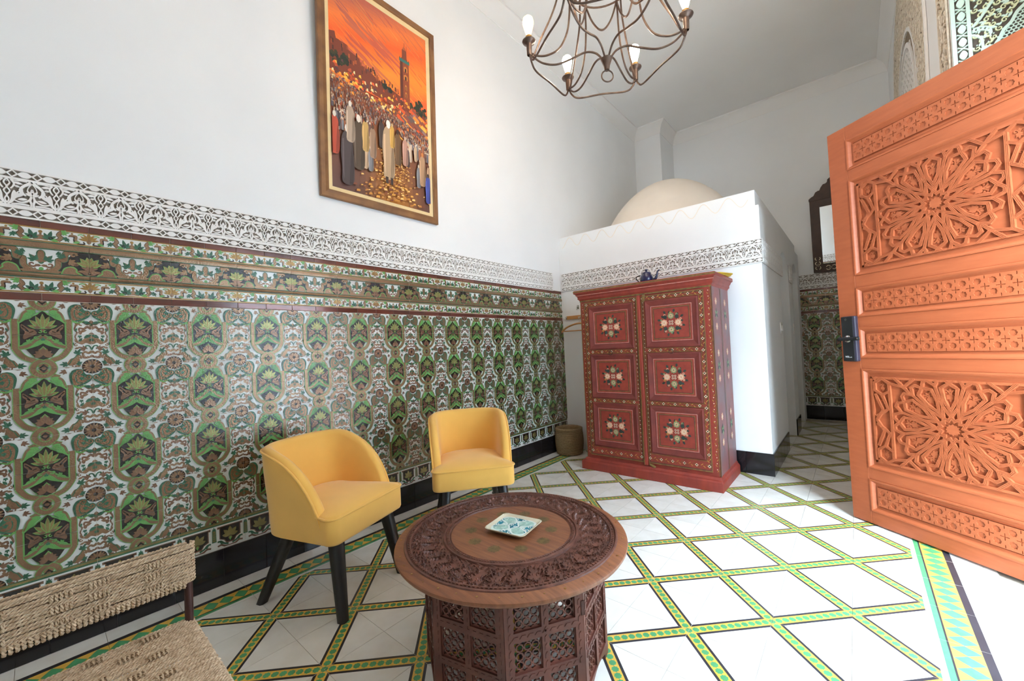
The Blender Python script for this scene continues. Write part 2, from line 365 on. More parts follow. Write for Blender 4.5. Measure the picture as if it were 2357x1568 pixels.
# ---------------------------------------------------------------- dado tiles
S = .28
def tile_pat(win, half=False):
    p = Pat(S, win, 0, 4.5e-5); w = p.org; g = .0012 / S
    p.box((win[0] + g / 2 - w[0]) * S, (win[1] - g / 2 - w[0]) * S, (w[1] - win[3] + g / 2) * S, (w[1] - win[2] - g / 2) * S, -.006, 0, W_)
    p.win = (win[0] + g / 2, win[1] - g / 2, win[2] + g / 2, win[3] - g / 2); return p
def dado(win):
    p = tile_pat(win); M = True
    # side field: arabesques on white around the rosette axis u=.5
    p.blob([(.5, .47), (.45, .52), (.41, .575), (.36, .63), (.40, .655), (.44, .63), (.5, .645)], T_, M)
    p.leaf(.50, .5, 212, .1, .05, D_, M); p.leaf(.40, .555, 235, .07, .035, D_, M); p.acanthus(.5, .6, 90, .06, D_, M)
    p.stroke([(.5, .29), (.46, .34), (.42, .31), (.375, .30), (.37, .345), (.40, .36)], (.034, .018), T_, M); p.stroke([(.5, .41), (.455, .38), (.42, .41), (.375, .40), (.365, .44)], (.04, .02), P_, M)
    p.leaf(.45, .43, 200, .09, .04, T_, M); p.leaf(.385, .5, 100, .07, .045, P_, M); p.acanthus(.375, .515, 268, .05, D_, M)
    p.leaf(.5, .27, 268, .12, .055, T_, M); p.leaf(.49, .33, 300, .05, .03, D_, M)
    p.stroke([(.5, .74), (.475, .68), (.44, .675), (.435, .71), (.455, .72)], .018, D_, M); p.acanthus(.43, .73, 150, .09, P_, M); p.stroke([(.5, .76), (.465, .79), (.43, .77), (.40, .8), (.42, .83)], (.035, .02), T_, M)
    p.acanthus(.40, .86, 130, .07, T_, M); p.stroke([(.5, .83), (.47, .855), (.45, .84)], (.03, .016), P_, M)
    p.stroke([(.335, .35), (.32, .42), (.345, .47), (.325, .53), (.34, .58)], (.022, .014), P_, M); p.leaf(.345, .40, 250, .06, .026, D_, M); p.leaf(.32, .57, 300, .08, .034, T_, M); p.curl(.335, .66, .024, 90, 1, .014, T_, M); p.leaf(.335, .30, 280, .07, .034, T_, M); p.leaf(.31, .62, 250, .07, .026, D_, M)
    p.leaf(.46, .87, 160, .09, .04, P_, M); p.leaf(.37, .70, 200, .06, .03, T_, M); p.leaf(.31, 1.0, 20, .08, .035, T_, M); p.acanthus(.22, .06, 200, .08, P_, M); p.leaf(.2, .0, 10, .09, .04, T_, M); p.leaf(.2, 1.02, 350, .09, .04, T_, M)
    # tan spandrel with dark leaves beside the white oval
    p.blob([(.235, .955), (.27, .875), (.31, .855), (.34, .80), (.365, .765), (.36, .84), (.37, .91), (.33, .96), (.28, .975)], T_, M)
    p.stroke([(.19, .955), (.25, .955), (.285, .885), (.325, .84), (.36, .765), (.37, .72)], .012, D_, M); p.acanthus(.335, .80, 60, .095, D_, M); p.acanthus(.345, .935, 330, .075, D_, M); p.acanthus(.235, .95, 185, .085, D_, M); p.curl(.315, .985, .03, 90, 1, .014, P_, M)
    # rosettes
    for v in (0, 1):
        p.disc(.5, v, .124, W_, M, 20); p.disc(.5, v, .114, K_, M, 20)
        for k in range(16): p.leaf(.5 + .018 * cos(2 * PI * k / 16), v - .018 * sin(2 * PI * k / 16), 360 / 16 * k, .1, .03, T_ if k % 2 else P_, M)
        p.disc(.5, v, .028, K_, M, 10)
    # scroll heads
    p.blob([(.285, .285), (.26, .20), (.255, .12), (.29, .05), (.35, .03), (.395, .06), (.43, .12), (.47, .125), (.495, .16), (.48, .22), (.42, .27), (.34, .30)], D_, M)
    p.blob([(.30, .275), (.285, .20), (.285, .13), (.31, .075), (.345, .06), (.375, .09), (.38, .13), (.42, .16), (.455, .17), (.46, .2), (.41, .245), (.34, .28)], T_, M)
    p.curl(.365, .085, .04, 180, 1.2, .02, T_, M, D_, -1); p.curl(.455, .165, .038, 200, 1.2, .018, T_, M, D_); p.stroke([(.33, .12), (.32, .18), (.34, .24), (.39, .25)], .012, D_, M); p.acanthus(.37, .19, 30, .06, D_, M)
    p.stroke([(.3, .29), (.36, .32), (.43, .28)], (.03, .01), G_, M); p.leaf(.41, .3, 340, .09, .05, D_, M)
    p.stroke([(-.05, 1.06), (.02, .955), (.09, .885), (.165, .845), (.215, .79), (.262, .70)], .058, T_, M, G_, .009); p.stroke([(.262, .71), (.262, .5), (.262, .27)], .058, T_, M, G_, .009, smooth=False)
    p.stroke([(-.03, -.06), (.03, .06), (.10, .12), (.155, .145)], .056, T_, M, G_, .009)
    p.blob([(.10, .13), (.17, .15), (.205, .2), (.225, .27), (.24, .325), (.205, .335), (.15, .27), (.10, .215), (.06, .17)], G_, M); p.stroke([(.15, .15), (.185, .19), (.205, .26), (.225, .31)], (.03, .012), T_, M)
    # knots
    for v in (0, 1):
        p.stroke([(.0, v - .115), (.07, v - .08), (.105, v), (.07, v + .08), (0, v + .115), (-.07, v + .08), (-.105, v), (-.07, v - .08)], .056, T_, False, G_, .009, 4, True, True)
        p.add([(0, v - .06), (.05, v), (0, v + .06), (-.05, v)], K_); p.disc(0, v, .024, P_, False, 8)
    # medallion
    p.add([(0, .145), (.03, .16), (.075, .2), (.15, .265), (.235, .335), (.235, .69), (.16, .715), (.10, .82), (0, .885), (-.10, .82), (-.16, .715), (-.235, .69), (-.235, .335), (-.15, .265), (-.075, .2), (-.03, .16)], G_)
    p.add([(0, .15), (.03, .175), (.045, .2), (.095, .235), (.12, .265), (.165, .285), (.218, .335), (.218, .655), (.13, .6), (.05, .52), (-.05, .52), (-.13, .6), (-.218, .655), (-.218, .335), (-.165, .285), (-.12, .265), (-.095, .235), (-.045, .2), (-.03, .175)], K_)
    p.add([(0, .63), (.05, .665), (.16, .715), (.12, .78), (.07, .84), (0, .87), (-.07, .84), (-.12, .78), (-.16, .715), (-.05, .665)], K_)
    p.stroke([(.225, .69), (.14, .66), (.075, .585), (0, .525)], .04, T_, M, G_, .012); p.acanthus(0, .585, 90, .05, D_)
    for a, l, w in ((18, .155, .05), (45, .185, .055), (70, .2, .05), (90, .225, .05)):
        p.leaf(0, .41, a, l, w + .004, G_, a < 89); p.leaf(.0, .405, a, l * .95, w * .82, O_, a < 89)
    p.acanthus(0, .42, 270, .05, P_); p.leaf(.02, .40, 10, .07, .04, P_, M)
    p.blob([(.055, .475), (.09, .42), (.13, .41), (.2, .345), (.205, .40), (.17, .455), (.19, .53), (.175, .565), (.12, .53), (.085, .51)], P_, M); p.stroke([(.20, .37), (.155, .42), (.14, .45), (.165, .43)], .013, K_, M); p.stroke([(.09, .45), (.13, .47)], .01, K_, M)
    p.curl(.03, .46, .025, 90, .8, .015, G_, M); p.curl(.065, .54, .028, 200, 1, .016, G_, M); p.acanthus(.15, .605, 160, .075, G_, M); p.leaf(.2, .66, 130, .08, .03, G_, M)
    p.add([(0, .67), (.035, .715), (0, .765), (-.035, .715)], G_); p.add([(0, .685), (.022, .715), (0, .75), (-.022, .715)], T_)
    for a in (-20, 5, 35, 65, 90): p.leaf(0, .80, a, .1, .05, P_ if a != 65 else T_, a != 90)
    p.curl(.06, .7, .03, 270, .9, .016, K_, M); return p
TOP = dado((-.5, .5, 0, .5)).mesh('dado_tile_upper', TM); BOT = dado((-.5, .5, .5, 1)).mesh('dado_tile_lower', TM)
TOPH = dado((-.5, -.005, 0, .5)).mesh('dado_tile_upper_cut', TM); BOTH = dado((-.5, -.005, .5, 1)).mesh('dado_tile_lower_cut', TM)
def frieze(x1=.5):       # narrow leafy frieze, .28 x .06
    H = .06 / S; p = tile_pat((-.5, x1, 0, H)); k = H
    for v0, v1 in ((0, .1), (.9, 1)): p.add([(-.5, v0 * k), (.5, v0 * k), (.5, v1 * k), (-.5, v1 * k)], B_)
    M = True; y = lambda t: t * k
    p.blob([(.0, y(.5)), (.05, y(.62)), (.075, y(.86)), (0, y(.84)), (-.075, y(.86)), (-.05, y(.62))], T_); p.disc(0, y(.3), .022, B_); p.disc(0, y(.45), .014, T_)
    p.acanthus(.075, y(.8), 75, .14, D_, M); p.curl(.095, y(.72), .03, 300, .9, .016, K_, M); p.leaf(.1, y(.85), 10, .11, .05, G_, M)
    p.stroke([(.17, y(.82)), (.205, y(.6)), (.18, y(.42)), (.205, y(.22)), (.24, y(.2))], .04, T_, M, K_, .006); p.acanthus(.215, y(.22), 10, .09, G_, M); p.disc(.32, y(.2), .014, B_, M)
    p.acanthus(.27, y(.6), 200, .07, D_, M); p.acanthus(.26, y(.62), 300, .06, D_, M); p.stroke([(.28, y(.42)), (.34, y(.42)), (.34, y(.7)), (.37, y(.86)), (.45, y(.86)), (.44, y(.7))], .016, K_, M); p.stroke([(.29, y(.36)), (.36, y(.36)), (.36, y(.65)), (.40, y(.8))], .03, T_, M)
    p.leaf(.33, y(.84), 15, .08, .04, G_, M); p.stroke([(.38, y(.25)), (.42, y(.18)), (.47, y(.28))], .016, G_, M)
    for a in (95, 120, 145, 170): p.leaf(.5, y(.6), a, .12, .035, B_, M)
    p.leaf(.5, y(.85), 100, .08, .04, T_, M); return p.mesh('frieze_tile', TM)
FR, FRH = frieze(), frieze(-.005)
def midfrieze(x1=.5):    # .28 x .153 with moulded listels
    H = .153 / S; p = tile_pat((-.5, x1, 0, H)); a, b_ = .031 / S, (.153 - .024) / S; M = True
    p.add([(-.5, a), (.5, a), (.5, b_), (-.5, b_)], K_); h = b_ - a; y = lambda t: a + t * h
    p.blob([(-.30, y(-.1)), (.30, y(-.1)), (.26, y(.3)), (.19, y(.35)), (.17, y(.7)), (.06, y(.92)), (0, y(1)), (-.06, y(.92)), (-.17, y(.7)), (-.19, y(.35)), (-.26, y(.3))], W_)
    p.stroke([(.0, y(1.0)), (.09, y(.93)), (.165, y(.72)), (.175, y(.42)), (.235, y(.38)), (.25, y(.1)), (.33, y(-.02))], .06, T_, M, D_, .008)
    p.acanthus(.06, y(1.02), 15, .16, T_, M); p.leaf(.27, y(.05), 20, .16, .07, P_, M); p.curl(.33, y(.14), .04, 0, 1, .03, T_, M); p.acanthus(.28, y(.45), 350, .11, T_, M); p.curl(.36, y(.5), .035, 180, 1, .022, P_, M)
    p.blob([(.2, y(1.05)), (.24, y(.75)), (.31, y(.68)), (.36, y(.78)), (.42, y(1.05))], T_, M); p.stroke([(.2, y(1.02)), (.235, y(.75)), (.31, y(.66)), (.36, y(.76)), (.36, y(.88)), (.42, y(1.0))], .016, G_, M)
    p.blob([(0, y(.02)), (.045, y(.15)), (.035, y(.5)), (.015, y(.62)), (-.015, y(.62)), (-.035, y(.5)), (-.045, y(.15))], D_); p.blob([(0, y(.05)), (.033, y(.16)), (.024, y(.46)), (0, y(.58)), (-.024, y(.46)), (-.033, y(.16))], T_)
    p.leaf(.02, y(.55), 50, .14, .05, T_, M); p.acanthus(.06, y(.5), 60, .11, D_, M); p.curl(.085, y(.66), .045, 180, 1, .026, P_, M); p.leaf(0, y(.7), 0, .06, .04, P_, M); p.disc(0, y(.84), .025, G_); p.acanthus(.22, y(.3), 120, .1, D_, M); p.acanthus(.16, y(.1), 330, .07, D_, M)
    for g_, l in ((100, .16), (128, .17), (155, .15)): p.leaf(.5, y(.62), g_, l, .07, G_, M); p.leaf(.5, y(.61), g_, l * .95, .055, O_, M)
    p.acanthus(.5, y(.75), 160, .1, P_, M); p.leaf(.5, y(.88), 170, .13, .05, T_, M); p.leaf(.5, y(1), 150, .1, .04, P_, M)
    for v0, v1, m in ((0, a, B_), (b_, H, B_)):
        z = p.z; c0, c1 = (.0765 - v1 * S), (.0765 - v0 * S)
        prof = [(c0, 0), (c0 + .003, .005), ((c0 + c1) / 2, .009), (c1 - .003, .005), (c1, 0)]
        p.loft([[(x, yy, zz) for yy, zz in prof] for x in ((-.5 - p.org[0]) * S + .0006, (x1 - p.org[0]) * S - .0006)], T_, False, True)
        for yy in (c0 + .001, c1 - .004): p.box((-.5 - p.org[0]) * S + .0006, (x1 - p.org[0]) * S - .0006, yy, yy + .003, 0, .0062, D_)
    return p.mesh('band_tile', TM)
MF, MFH = midfrieze(), midfrieze(-.005)
def border(x1=.5):       # .28 x .142 above the skirting
    H = .142 / S; p = tile_pat((-.5, x1, 0, H)); M = True; p.add([(-.5, 0), (.5, 0), (.5, .065), (-.5, .065)], O_); p.add([(-.5, .052), (.5, .052), (.5, .075), (-.5, .075)], D_); p.add([(-.5, .006), (.5, .006), (.5, .018), (-.5, .018)], D_)
    for c in (-.25, .25):
        sh = lambda P: [(c + x, v) for x, v in P]
        p.add(sh([(-.2, .1), (.2, .1), (.2, .14), (.17, .14), (.17, .33), (.1, .36), (.06, .43), (-.06, .43), (-.1, .36), (-.17, .33), (-.17, .14), (-.2, .14)]), P_)
        p.add(sh([(-.185, .115), (.185, .115), (.155, .135), (.155, .32), (.09, .35), (.05, .41), (-.05, .41), (-.09, .35), (-.155, .32), (-.155, .135)]), K_)
        for a, l in ((90, .17), (50, .16), (130, .16), (12, .13), (168, .13)): p.leaf(c, .3, a, l, .07, O_)
        p.disc(c, .345, .03, O_); p.leaf(c, .33, 270, .07, .03, G_)
        for sg in (1, -1):
            p.stroke(sh([(sg * .03, .45), (sg * .1, .42), (sg * .15, .37), (sg * .2, .37)]), .03, D_); p.acanthus(c + sg * .12, .41, 90 - sg * 60, .06, D_); p.stroke(sh([(0, .485), (sg * .08, .475), (sg * .14, .44), (sg * .2, .45)]), .03, P_)
    for c in (0, .5, -.5):
        p.add([(c - .03, .13), (c + .03, .13), (c + .035, .36), (c - .035, .36)], D_); p.add([(c - .02, .15), (c + .02, .15), (c + .024, .34), (c - .024, .34)], O_); p.acanthus(c, .14, 90, .06, D_)
        for k in range(4): p.stroke([(c - .02, .18 + .04 * k), (c, .2 + .04 * k), (c + .02, .18 + .04 * k)], .009, D_, n=1, smooth=False)
    p.add([(-.5, H - .025), (.5, H - .025), (.5, H), (-.5, H)], W_); return p.mesh('lower_border_tile', TM)
BR, BRH = border(), border(-.005)
def slab(name, w, h, t, m, bev=.0015):
    b = MB(); q = bev; x, y = w / 2 - .0006, h / 2 - .0006
    b.loft([[(-x, -y, -t), (x, -y, -t), (x, y, -t), (-x, y, -t)], [(-x, -y, -q), (x, -y, -q), (x, y, -q), (-x, y, -q)], [(-x + q, -y + q, 0), (x - q, -y + q, 0), (x - q, y - q, 0), (-x + q, y - q, 0)]], 0, True, False, (False, True))
    return b.mesh(name, [m])
RED = slab('red_tile', .14, .031, .006, 'tile_red'); SKT = slab('skirting_tile', .2, .186, .01, 'skirting_black')
def stucco_unit():
    U = .1325; H = .198 / U; p = Pat(U, (-.5, .5, 0, H), 0, 3e-5, .011); M = True
    p.z = .011
    b = .0
    for v0, v1 in ((0, .035), (.262, .33), (1.105, 1.21), (1.44, H)): p.add([(-.5, v0), (.5, v0), (.5, v1), (-.5, v1)])
    for v in (.148, 1.325):
        for c in (-.394, .106): p.stroke([(c - .1, v), (c, v - .105), (c + .1, v), (c, v + .105)], .03, 0, n=1, smooth=False, closed=True)
        for c in (-.644, -.144, .356): p.add(crv([(c - .15, v), (c - .07, v - .075), (c, v - .09), (c + .07, v - .075), (c + .15, v)], 2) + crv([(c + .15, v), (c + .07, v + .075), (c, v + .09), (c - .07, v + .075), (c - .15, v)], 2)[1:-1])
    Y = lambda t: 1.108 - t * .78          # t up from the lower line
    p.stroke([(0, Y(1.02)), (.07, Y(.9)), (.16, Y(.8)), (.225, Y(.66)), (.19, Y(.5)), (.13, Y(.42))], (.085, .05), 0, M)
    p.blob([(.2, Y(.75)), (.27, Y(.62)), (.25, Y(.5)), (.3, Y(.47)), (.36, Y(.58)), (.41, Y(.42)), (.43, Y(.2)), (.5, Y(-.02)), (.40, Y(.08)), (.32, Y(.28)), (.24, Y(.36)), (.18, Y(.46))], 0, M)
    p.curl(.255, Y(.5), .05, 300, .9, .035, 0, M); p.stroke([(0, Y(.92)), (.05, Y(.83)), (.09, Y(.7)), (.085, Y(.55)), (.02, Y(.46))], .02, 0, M)
    for a, l in ((90, .23), (60, .2), (30, .15)): p.leaf(.012, Y(.43), a, l, .065, 0, True)
    p.stroke([(.02, Y(.42)), (.045, Y(.25)), (.02, Y(.12)), (.03, Y(0))], .05, 0, M); p.stroke([(.05, Y(.28)), (.13, Y(.18)), (.24, Y(.13)), (.38, Y(.2))], (.05, .03), 0, M); p.stroke([(.06, Y(.04)), (.18, Y(.06)), (.3, Y(.05)), (.42, Y(.02))], .05, 0, M); p.leaf(.1, Y(.28), 350, .2, .08, 0, M)
    p.stroke([(.5, Y(1.0)), (.44, Y(.84)), (.5, Y(.68)), (.44, Y(.52)), (.5, Y(.36)), (.46, Y(.2)), (.5, Y(.04))], .03, 0, M, n=3); p.stroke([(.5, Y(.92)), (.555, Y(.84)), (.5, Y(.68)), (.555, Y(.52)), (.5, Y(.36)), (.54, Y(.2))], .03, 0, M, n=3)
    p.stroke([(.42, Y(.98)), (.36, Y(.86)), (.38, Y(.72)), (.43, Y(.62))], (.05, .03), 0, M); p.leaf(.38, Y(.9), 190, .2, .075, 0, M); p.leaf(.36, Y(.76), 190, .12, .06, 0, M); p.stroke([(.1, Y(.97)), (.22, Y(.99)), (.34, Y(.96)), (.42, Y(1.0))], .03, 0, M)
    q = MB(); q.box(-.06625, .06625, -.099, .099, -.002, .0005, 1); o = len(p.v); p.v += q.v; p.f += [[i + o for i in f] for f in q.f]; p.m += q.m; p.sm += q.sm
    return p.mesh('carved_frieze_block', ['stucco_white', 'stucco_shade'])
SU = stucco_unit()
Z0 = 1.448
def dress(parent, pos, rot, c0, cols, half=False, rows=range(4), lower=True, redsub=True):
    """put the tile dado on a wall: pos(u, n) -> world x, y; columns centred c0 + .28 k"""
    def P(nm, me, u, z, n=.006): x, y = pos(u, n); put(nm, me, parent, (x, y, z), rot)
    for k in range(cols + (1 if half else 0)):
        last = half and k == cols; u = c0 + S * k; uu = u - .1386 / 2 - .0007 if last else u
        for r in rows:
            P('dado_tile', TOPH if last else TOP, uu, Z0 - S * r - .07); P('dado_tile', BOTH if last else BOT, uu, Z0 - S * r - .21)
        for d in ((-.07,) if last else (-.07, .07)):
            P('red_tile', RED, u + d, 1.4655, .007); P('red_tile', RED, u + d, 1.772, .007)
        P('frieze_tile', FRH if last else FR, uu, 1.512); P('frieze_tile', FRH if last else FR, uu, 1.728); P('band_tile', MFH if last else MF, uu, 1.6205)
        if lower: P('lower_border_tile', BRH if last else BR, uu, .188 + .071)
def stuccos(parent, pos, rot, u0, n, z=1.883):
    for k in range(n): x, y = pos(u0 + .1325 * k, .002); put('carved_frieze_block', SU, parent, (x, y, z), rot)
def skirt(parent, pos, rot, u0, n, z=.093):
    for k in range(n): x, y = pos(u0 + .2 * k, .01); put('skirting_tile', SKT, parent, (x, y, z), rot)
PL = lambda u, n: (n, u)
dress(wall_left, PL, LW, -2.023 - .14 - .28, 15, True); stuccos(wall_left, PL, LW, -2.182 - .1325 * 3, 32); skirt(wall_left, PL, LW, -1.465 - .2 * 6, 22)
boxes('grout_line', [(0, .0045, -2.6, HY, .0, 1.79)], 'grout', wall_left)
PB = lambda u, n: (u, BY - n)
dress(wall_back, PB, FW, 2.15, 3); stuccos(wall_back, PB, FW, 2.075, 7); skirt(wall_back, PB, FW, 2.108, 5)
PH = lambda u, n: (u, HY - n)
stuccos(cube, PH, FW, .09, 15); skirt(cube, PH, FW, 1.908, 1); skirt(cube, PH, FW, 1.708, 1)
PS = lambda u, n: (HX + n, u)
stuccos(cube, PS, LW, HY + .068, 9); stuccos(cube, PS, LW, O1[1] + .12, 2); skirt(cube, PS, LW, HY + .09, 5); skirt(cube, PS, LW, O1[1] + .11, 2)
PN = lambda u, n: (u, NY + n)
NW = (R(90), 0, PI)
stuccos(wall_near, PN, NW, 1.82, 9); dress(wall_near, PN, NW, 1.9, 4, rows=range(2), lower=False)
# ================================================================ furniture
def chair(loc, ang, label):
    t = thing('tub_chair', label, 'chair', loc, (0, 0, ang), 'mustard tub chairs along the tiled wall')
    zt = lambda x: .33 + .415 * math.sqrt(max(0, 1 - ((max(x, -.2) + .2) / .385) ** 2))
    plan = [(-.2 + .383 * sin(R(a)), -.26) for a in (89, 84, 78, 70, 62, 54, 46, 38, 30, 24)]
    arc = [(-.045 - .235 * abs(sin(R(p))) ** .72, -.26 * (1 if cos(R(p)) > 0 else -1) * abs(cos(R(p))) ** .72) for p in range(6, 175, 6)]
    plan = plan + arc + [(x, -y) for x, y in plan[::-1]]
    K = len(plan); rings = []; pipe = []
    for k in range(K):
        a, c = plan[max(0, k - 1)], plan[min(K - 1, k + 1)]; dx, dy = c[0] - a[0], c[1] - a[1]; l = math.hypot(dx, dy); nx, ny = -dy / l, dx / l   # outward
        if k < 10: nx, ny = 0, -1
        if k >= K - 10: nx, ny = 0, 1
        x, y = plan[k]; z1 = zt(x); th = .05
        def at(off, z): tp = .03 * (1 - (z - .33) / .415); return (x + nx * (off - tp), y + ny * (off - tp), z)
        h = z1 - .33; r = min(.028, h * .4)
        ring = [at(0, .33), at(.0, .33 + h * .35), at(.002, .33 + h * .7), at(0, z1 - r), at(-.008, z1 - r * .3), at(-.025, z1), at(-.042, z1 - r * .3), at(-th, z1 - r), at(-th, .33 + h * .5), at(-th, .33)]
        rings.append(ring); pipe.append(at(.002, z1 - r * .75))
    b = MB(); b.loft(rings, 0, True, True, (True, True)); b.build('backrest_shell', 'velvet', t, sharp=60)
    b = MB(); b.tube([(pipe[0][0] - .004, pipe[0][1], .335)] + pipe + [(pipe[-1][0] - .004, pipe[-1][1], .335)], .0055, 0, 8); b.build('piping', 'velvet', t)
    def rr(x0, x1, y, rf, rb):
        o = []
        for cx, cy, r, a0 in ((x1 - rf, -y + rf, rf, -90), (x1 - rf, y - rf, rf, 0), (x0 + rb, y - rb, rb, 90), (x0 + rb, -y + rb, rb, 180)):
            o += [(cx + r * cos(R(a0 + 90 * j / 8)), cy + r * sin(R(a0 + 90 * j / 8))) for j in range(9)]
        return o
    out = rr(-.215, .255, .248, .045, .16); cx = .03
    # narrower towards the back so that the cushion sits inside the shell
    out = [(x, y * (1 if x > .13 else .80 + .2 * max(0, (x + .215) / .345))) for x, y in out]
    out = [(x, max(-.196, min(.196, y)) if x < .13 else y) for x, y in out]
    rings = []
    for sc, z in ((.94, .333), (.985, .337), (1, .347), (1, .40), (1, .447), (.985, .455), (.93, .463), (.8, .474), (.6, .482), (.35, .486), (.1, .487)):
        rings.append([(cx + (x - cx) * sc, y * sc, z) for x, y in out])
    b = MB(); b.loft(rings, 0, True, True, (True, True)); b.build('seat_cushion', 'velvet', t, sharp=75)
    b = MB(); b.tube([(x * 1.002, y * 1.004, .452) for x, y in out], .0055, 0, 8, True); b.build('seat_piping', 'velvet', t)
    for tx, ty, fx, fy in ((.19, .17, .25, .205), (.19, -.17, .25, -.205), (-.11, .15, -.235, .222), (-.11, -.15, -.235, -.222)):
        b = MB(); q = []
        for z, s_ in ((.335, .031), (.0, .021)):
            k = z / .335; x, y = fx + (tx - fx) * k, fy + (ty - fy) * k; q.append([(x + s_ * a * (1 if abs(a) == abs(c) else 1), y + s_ * c, z) for a, c in ((-1, -.6), (-.6, -1), (.6, -1), (1, -.6), (1, .6), (.6, 1), (-.6, 1), (-1, .6))])
        b.loft(q, 0, True, True, (True, True)); b.build('leg', 'black_wood', t, sharp=50)
    return t
chair((.503, -1.215, 0), R(18.7), 'mustard yellow velvet tub chair nearest the rope chair, black splayed legs')
chair((.614, -.35, 0), R(-38.5), 'mustard yellow velvet tub chair behind the table, closer to the red wardrobe')
# ---------------------------------------------------------------- carved round table
TC = (1.524, -1.004); TH = .46
tb = thing('carved_table', 'round carved brown wooden table on a pierced octagonal folding base', 'table', (TC[0], TC[1], 0))
b = MB(); b.lathe([(.0, TH - .032), (.30, TH - .032), (.41, TH - .032), (.43, TH - .026), (.4355, TH - .018), (.4345, TH - .011), (.428, TH - .007), (.40, TH)], 96, 0); b.build('table_rim', 'table_wood', tb, sharp=50)
b = MB(); b.lathe([(.401, TH - .001), (.399, TH + .004), (.394, TH + .005), (.390, TH - .001), (.386, TH + .002), (.381, TH + .004), (.376, TH + .003), (.373, TH - .005)], 96, 0)
for k in range(180):
    a = 2 * PI * k / 180; M = Matrix.Rotation(a, 4, 'Z'); b.box(.3795, .3865, -.0035, .0035, TH + .002, TH + .0058, 0, M)
b.build('outer_moulding', 'table_carved', tb, sharp=50)
b = MB(); b.lathe([(.374, TH - .004), (.257, TH - .004)], 96, 0)
for k in range(34):       # S-shaped fern stems with paired leaflets
    a0 = 2 * PI * k / 34; prev = None
    for j in range(15):
        s_ = j / 14; r = .262 + .108 * s_; a = a0 + .42 * s_ + .10 * sin(2 * PI * s_)
        p = Vector((r * cos(a), r * sin(a), TH - .004)); 
        if prev is not None:
            d = (p - prev).normalized(); n = Vector((-d.y, d.x, 0)); L = .0052
            for sg in (1, -1):
                tip = p + sg * n * (.0095 + .0035 * sin(PI * s_)) + d * .007; base = p + sg * n * .001; m1 = (base + tip) / 2
                i = b.idx([base - d * .002, m1 + d * .0022 + Vector((0, 0, .0075)), tip, m1 - d * .0042 + Vector((0, 0, .001))]); b.face(i if sg < 0 else i[::-1], 0)
            i = b.idx([prev - n * .0013, prev + n * .0013, p + n * .0013, p - n * .0013]); 
            for q in i: b.v[q] = (b.v[q][0], b.v[q][1], TH + .0035)
            b.face(i[::-1], 0)
        prev = p
for k in range(1100):
    r = .26 + .112 * math.sqrt(rnd.random()); a = rnd.random() * 2 * PI; x, y = r * cos(a), r * sin(a); q = .0024
    i = b.idx([(x - q, y - q, TH - .004), (x + q, y - q, TH - .004), (x + q, y + q, TH - .004), (x - q, y + q, TH - .004), (x, y, TH + .002)])
    for f in ((0, 1, 4), (1, 2, 4), (2, 3, 4), (3, 0, 4)): b.face([i[j] for j in f], 0)
b.build('carved_band', 'table_carved', tb)
b = MB(); b.lathe([(.258, TH - .005), (.256, TH + .003), (.251, TH + .004), (.248, TH - .001), (.244, TH + .003), (.236, TH + .003), (.233, TH - .001), (.229, TH + .0015), (.226, TH - .003)], 96, 0)
for k in range(150):
    a = 2 * PI * k / 150; M = Matrix.Rotation(a, 4, 'Z'); b.box(.2365, .2435, -.003, .003, TH + .002, TH + .0048, 0, M)
b.build('inner_moulding', 'table_carved', tb, sharp=50)
b = MB(); b.lathe([(.228, TH + .001), (0.001, TH + .001)], 64, 0); b.build('table_centre', 'table_wood', tb)
b = MB()
for k in range(40):
    a = 2 * PI * k / 40; s_ = .0042 if k % 2 else .0026; x, y = .4165 * cos(a), .4165 * sin(a); z = TH - .0033
    b.prism([(x + s_ * 1.0 * cos(a + PI / 2 * j), y + s_ * sin(a + PI / 2 * j)) for j in range(4)], z, z + .0008, 0)
b.build('brass_inlay', 'brass', tb)['kind'] = 'stuff'
for k in range(10):
    b = Pat(1, (-1, 1, -1, 1), TH + .0012, 3e-5, 0, (0, 0)); a = 2 * PI * k / 10; x, y = .155 * cos(a), .155 * sin(a)
    for j in range(8): b.leaf(x, y, 45 * j, .028, .010, 0)
    for j in range(8): b.disc(x + .02 * cos(PI / 4 * j + .4), y + .02 * sin(PI / 4 * j + .4), .004, 0, n=6)
    b.build('flower_inlay', 'inlay_olive', tb)
def lattice(w, h):
    p = .0262; holes = []; nx, ny = int(w / p) + 2, int(h / p) + 2
    def tr(poly):
        q = clip(poly, -w / 2 + .003, w / 2 - .003, -h / 2 + .003, h / 2 - .003)
        q = dedupe(q)
        return q if len(q) > 3 and abs(area2(q)) > 1.6e-5 else None
    for i in range(-nx, nx + 1):
        for j in range(-ny, ny + 1):
            for pl in (star(.0101, .0082, 8, 0, (i * p, j * p)), star(.0122, .0048, 4, 0, ((i + .5) * p, (j + .5) * p))):
                q = tr(pl)
                if q: holes.append(q)
    b = MB(); b.plate([(-w / 2, -h / 2), (w / 2, -h / 2), (w / 2, h / 2), (-w / 2, h / 2)], holes, -.005, 0, 0, True); return b.mesh('lattice_panel', ['table_base'])
wS = 2 * .349 * sin(PI / 8); XO = ((-.104, -.0115), (.0115, .104)); ZO = ((.052, .148), (.172, .268), (.298, .394))
LAT = lattice(.0925, .096)
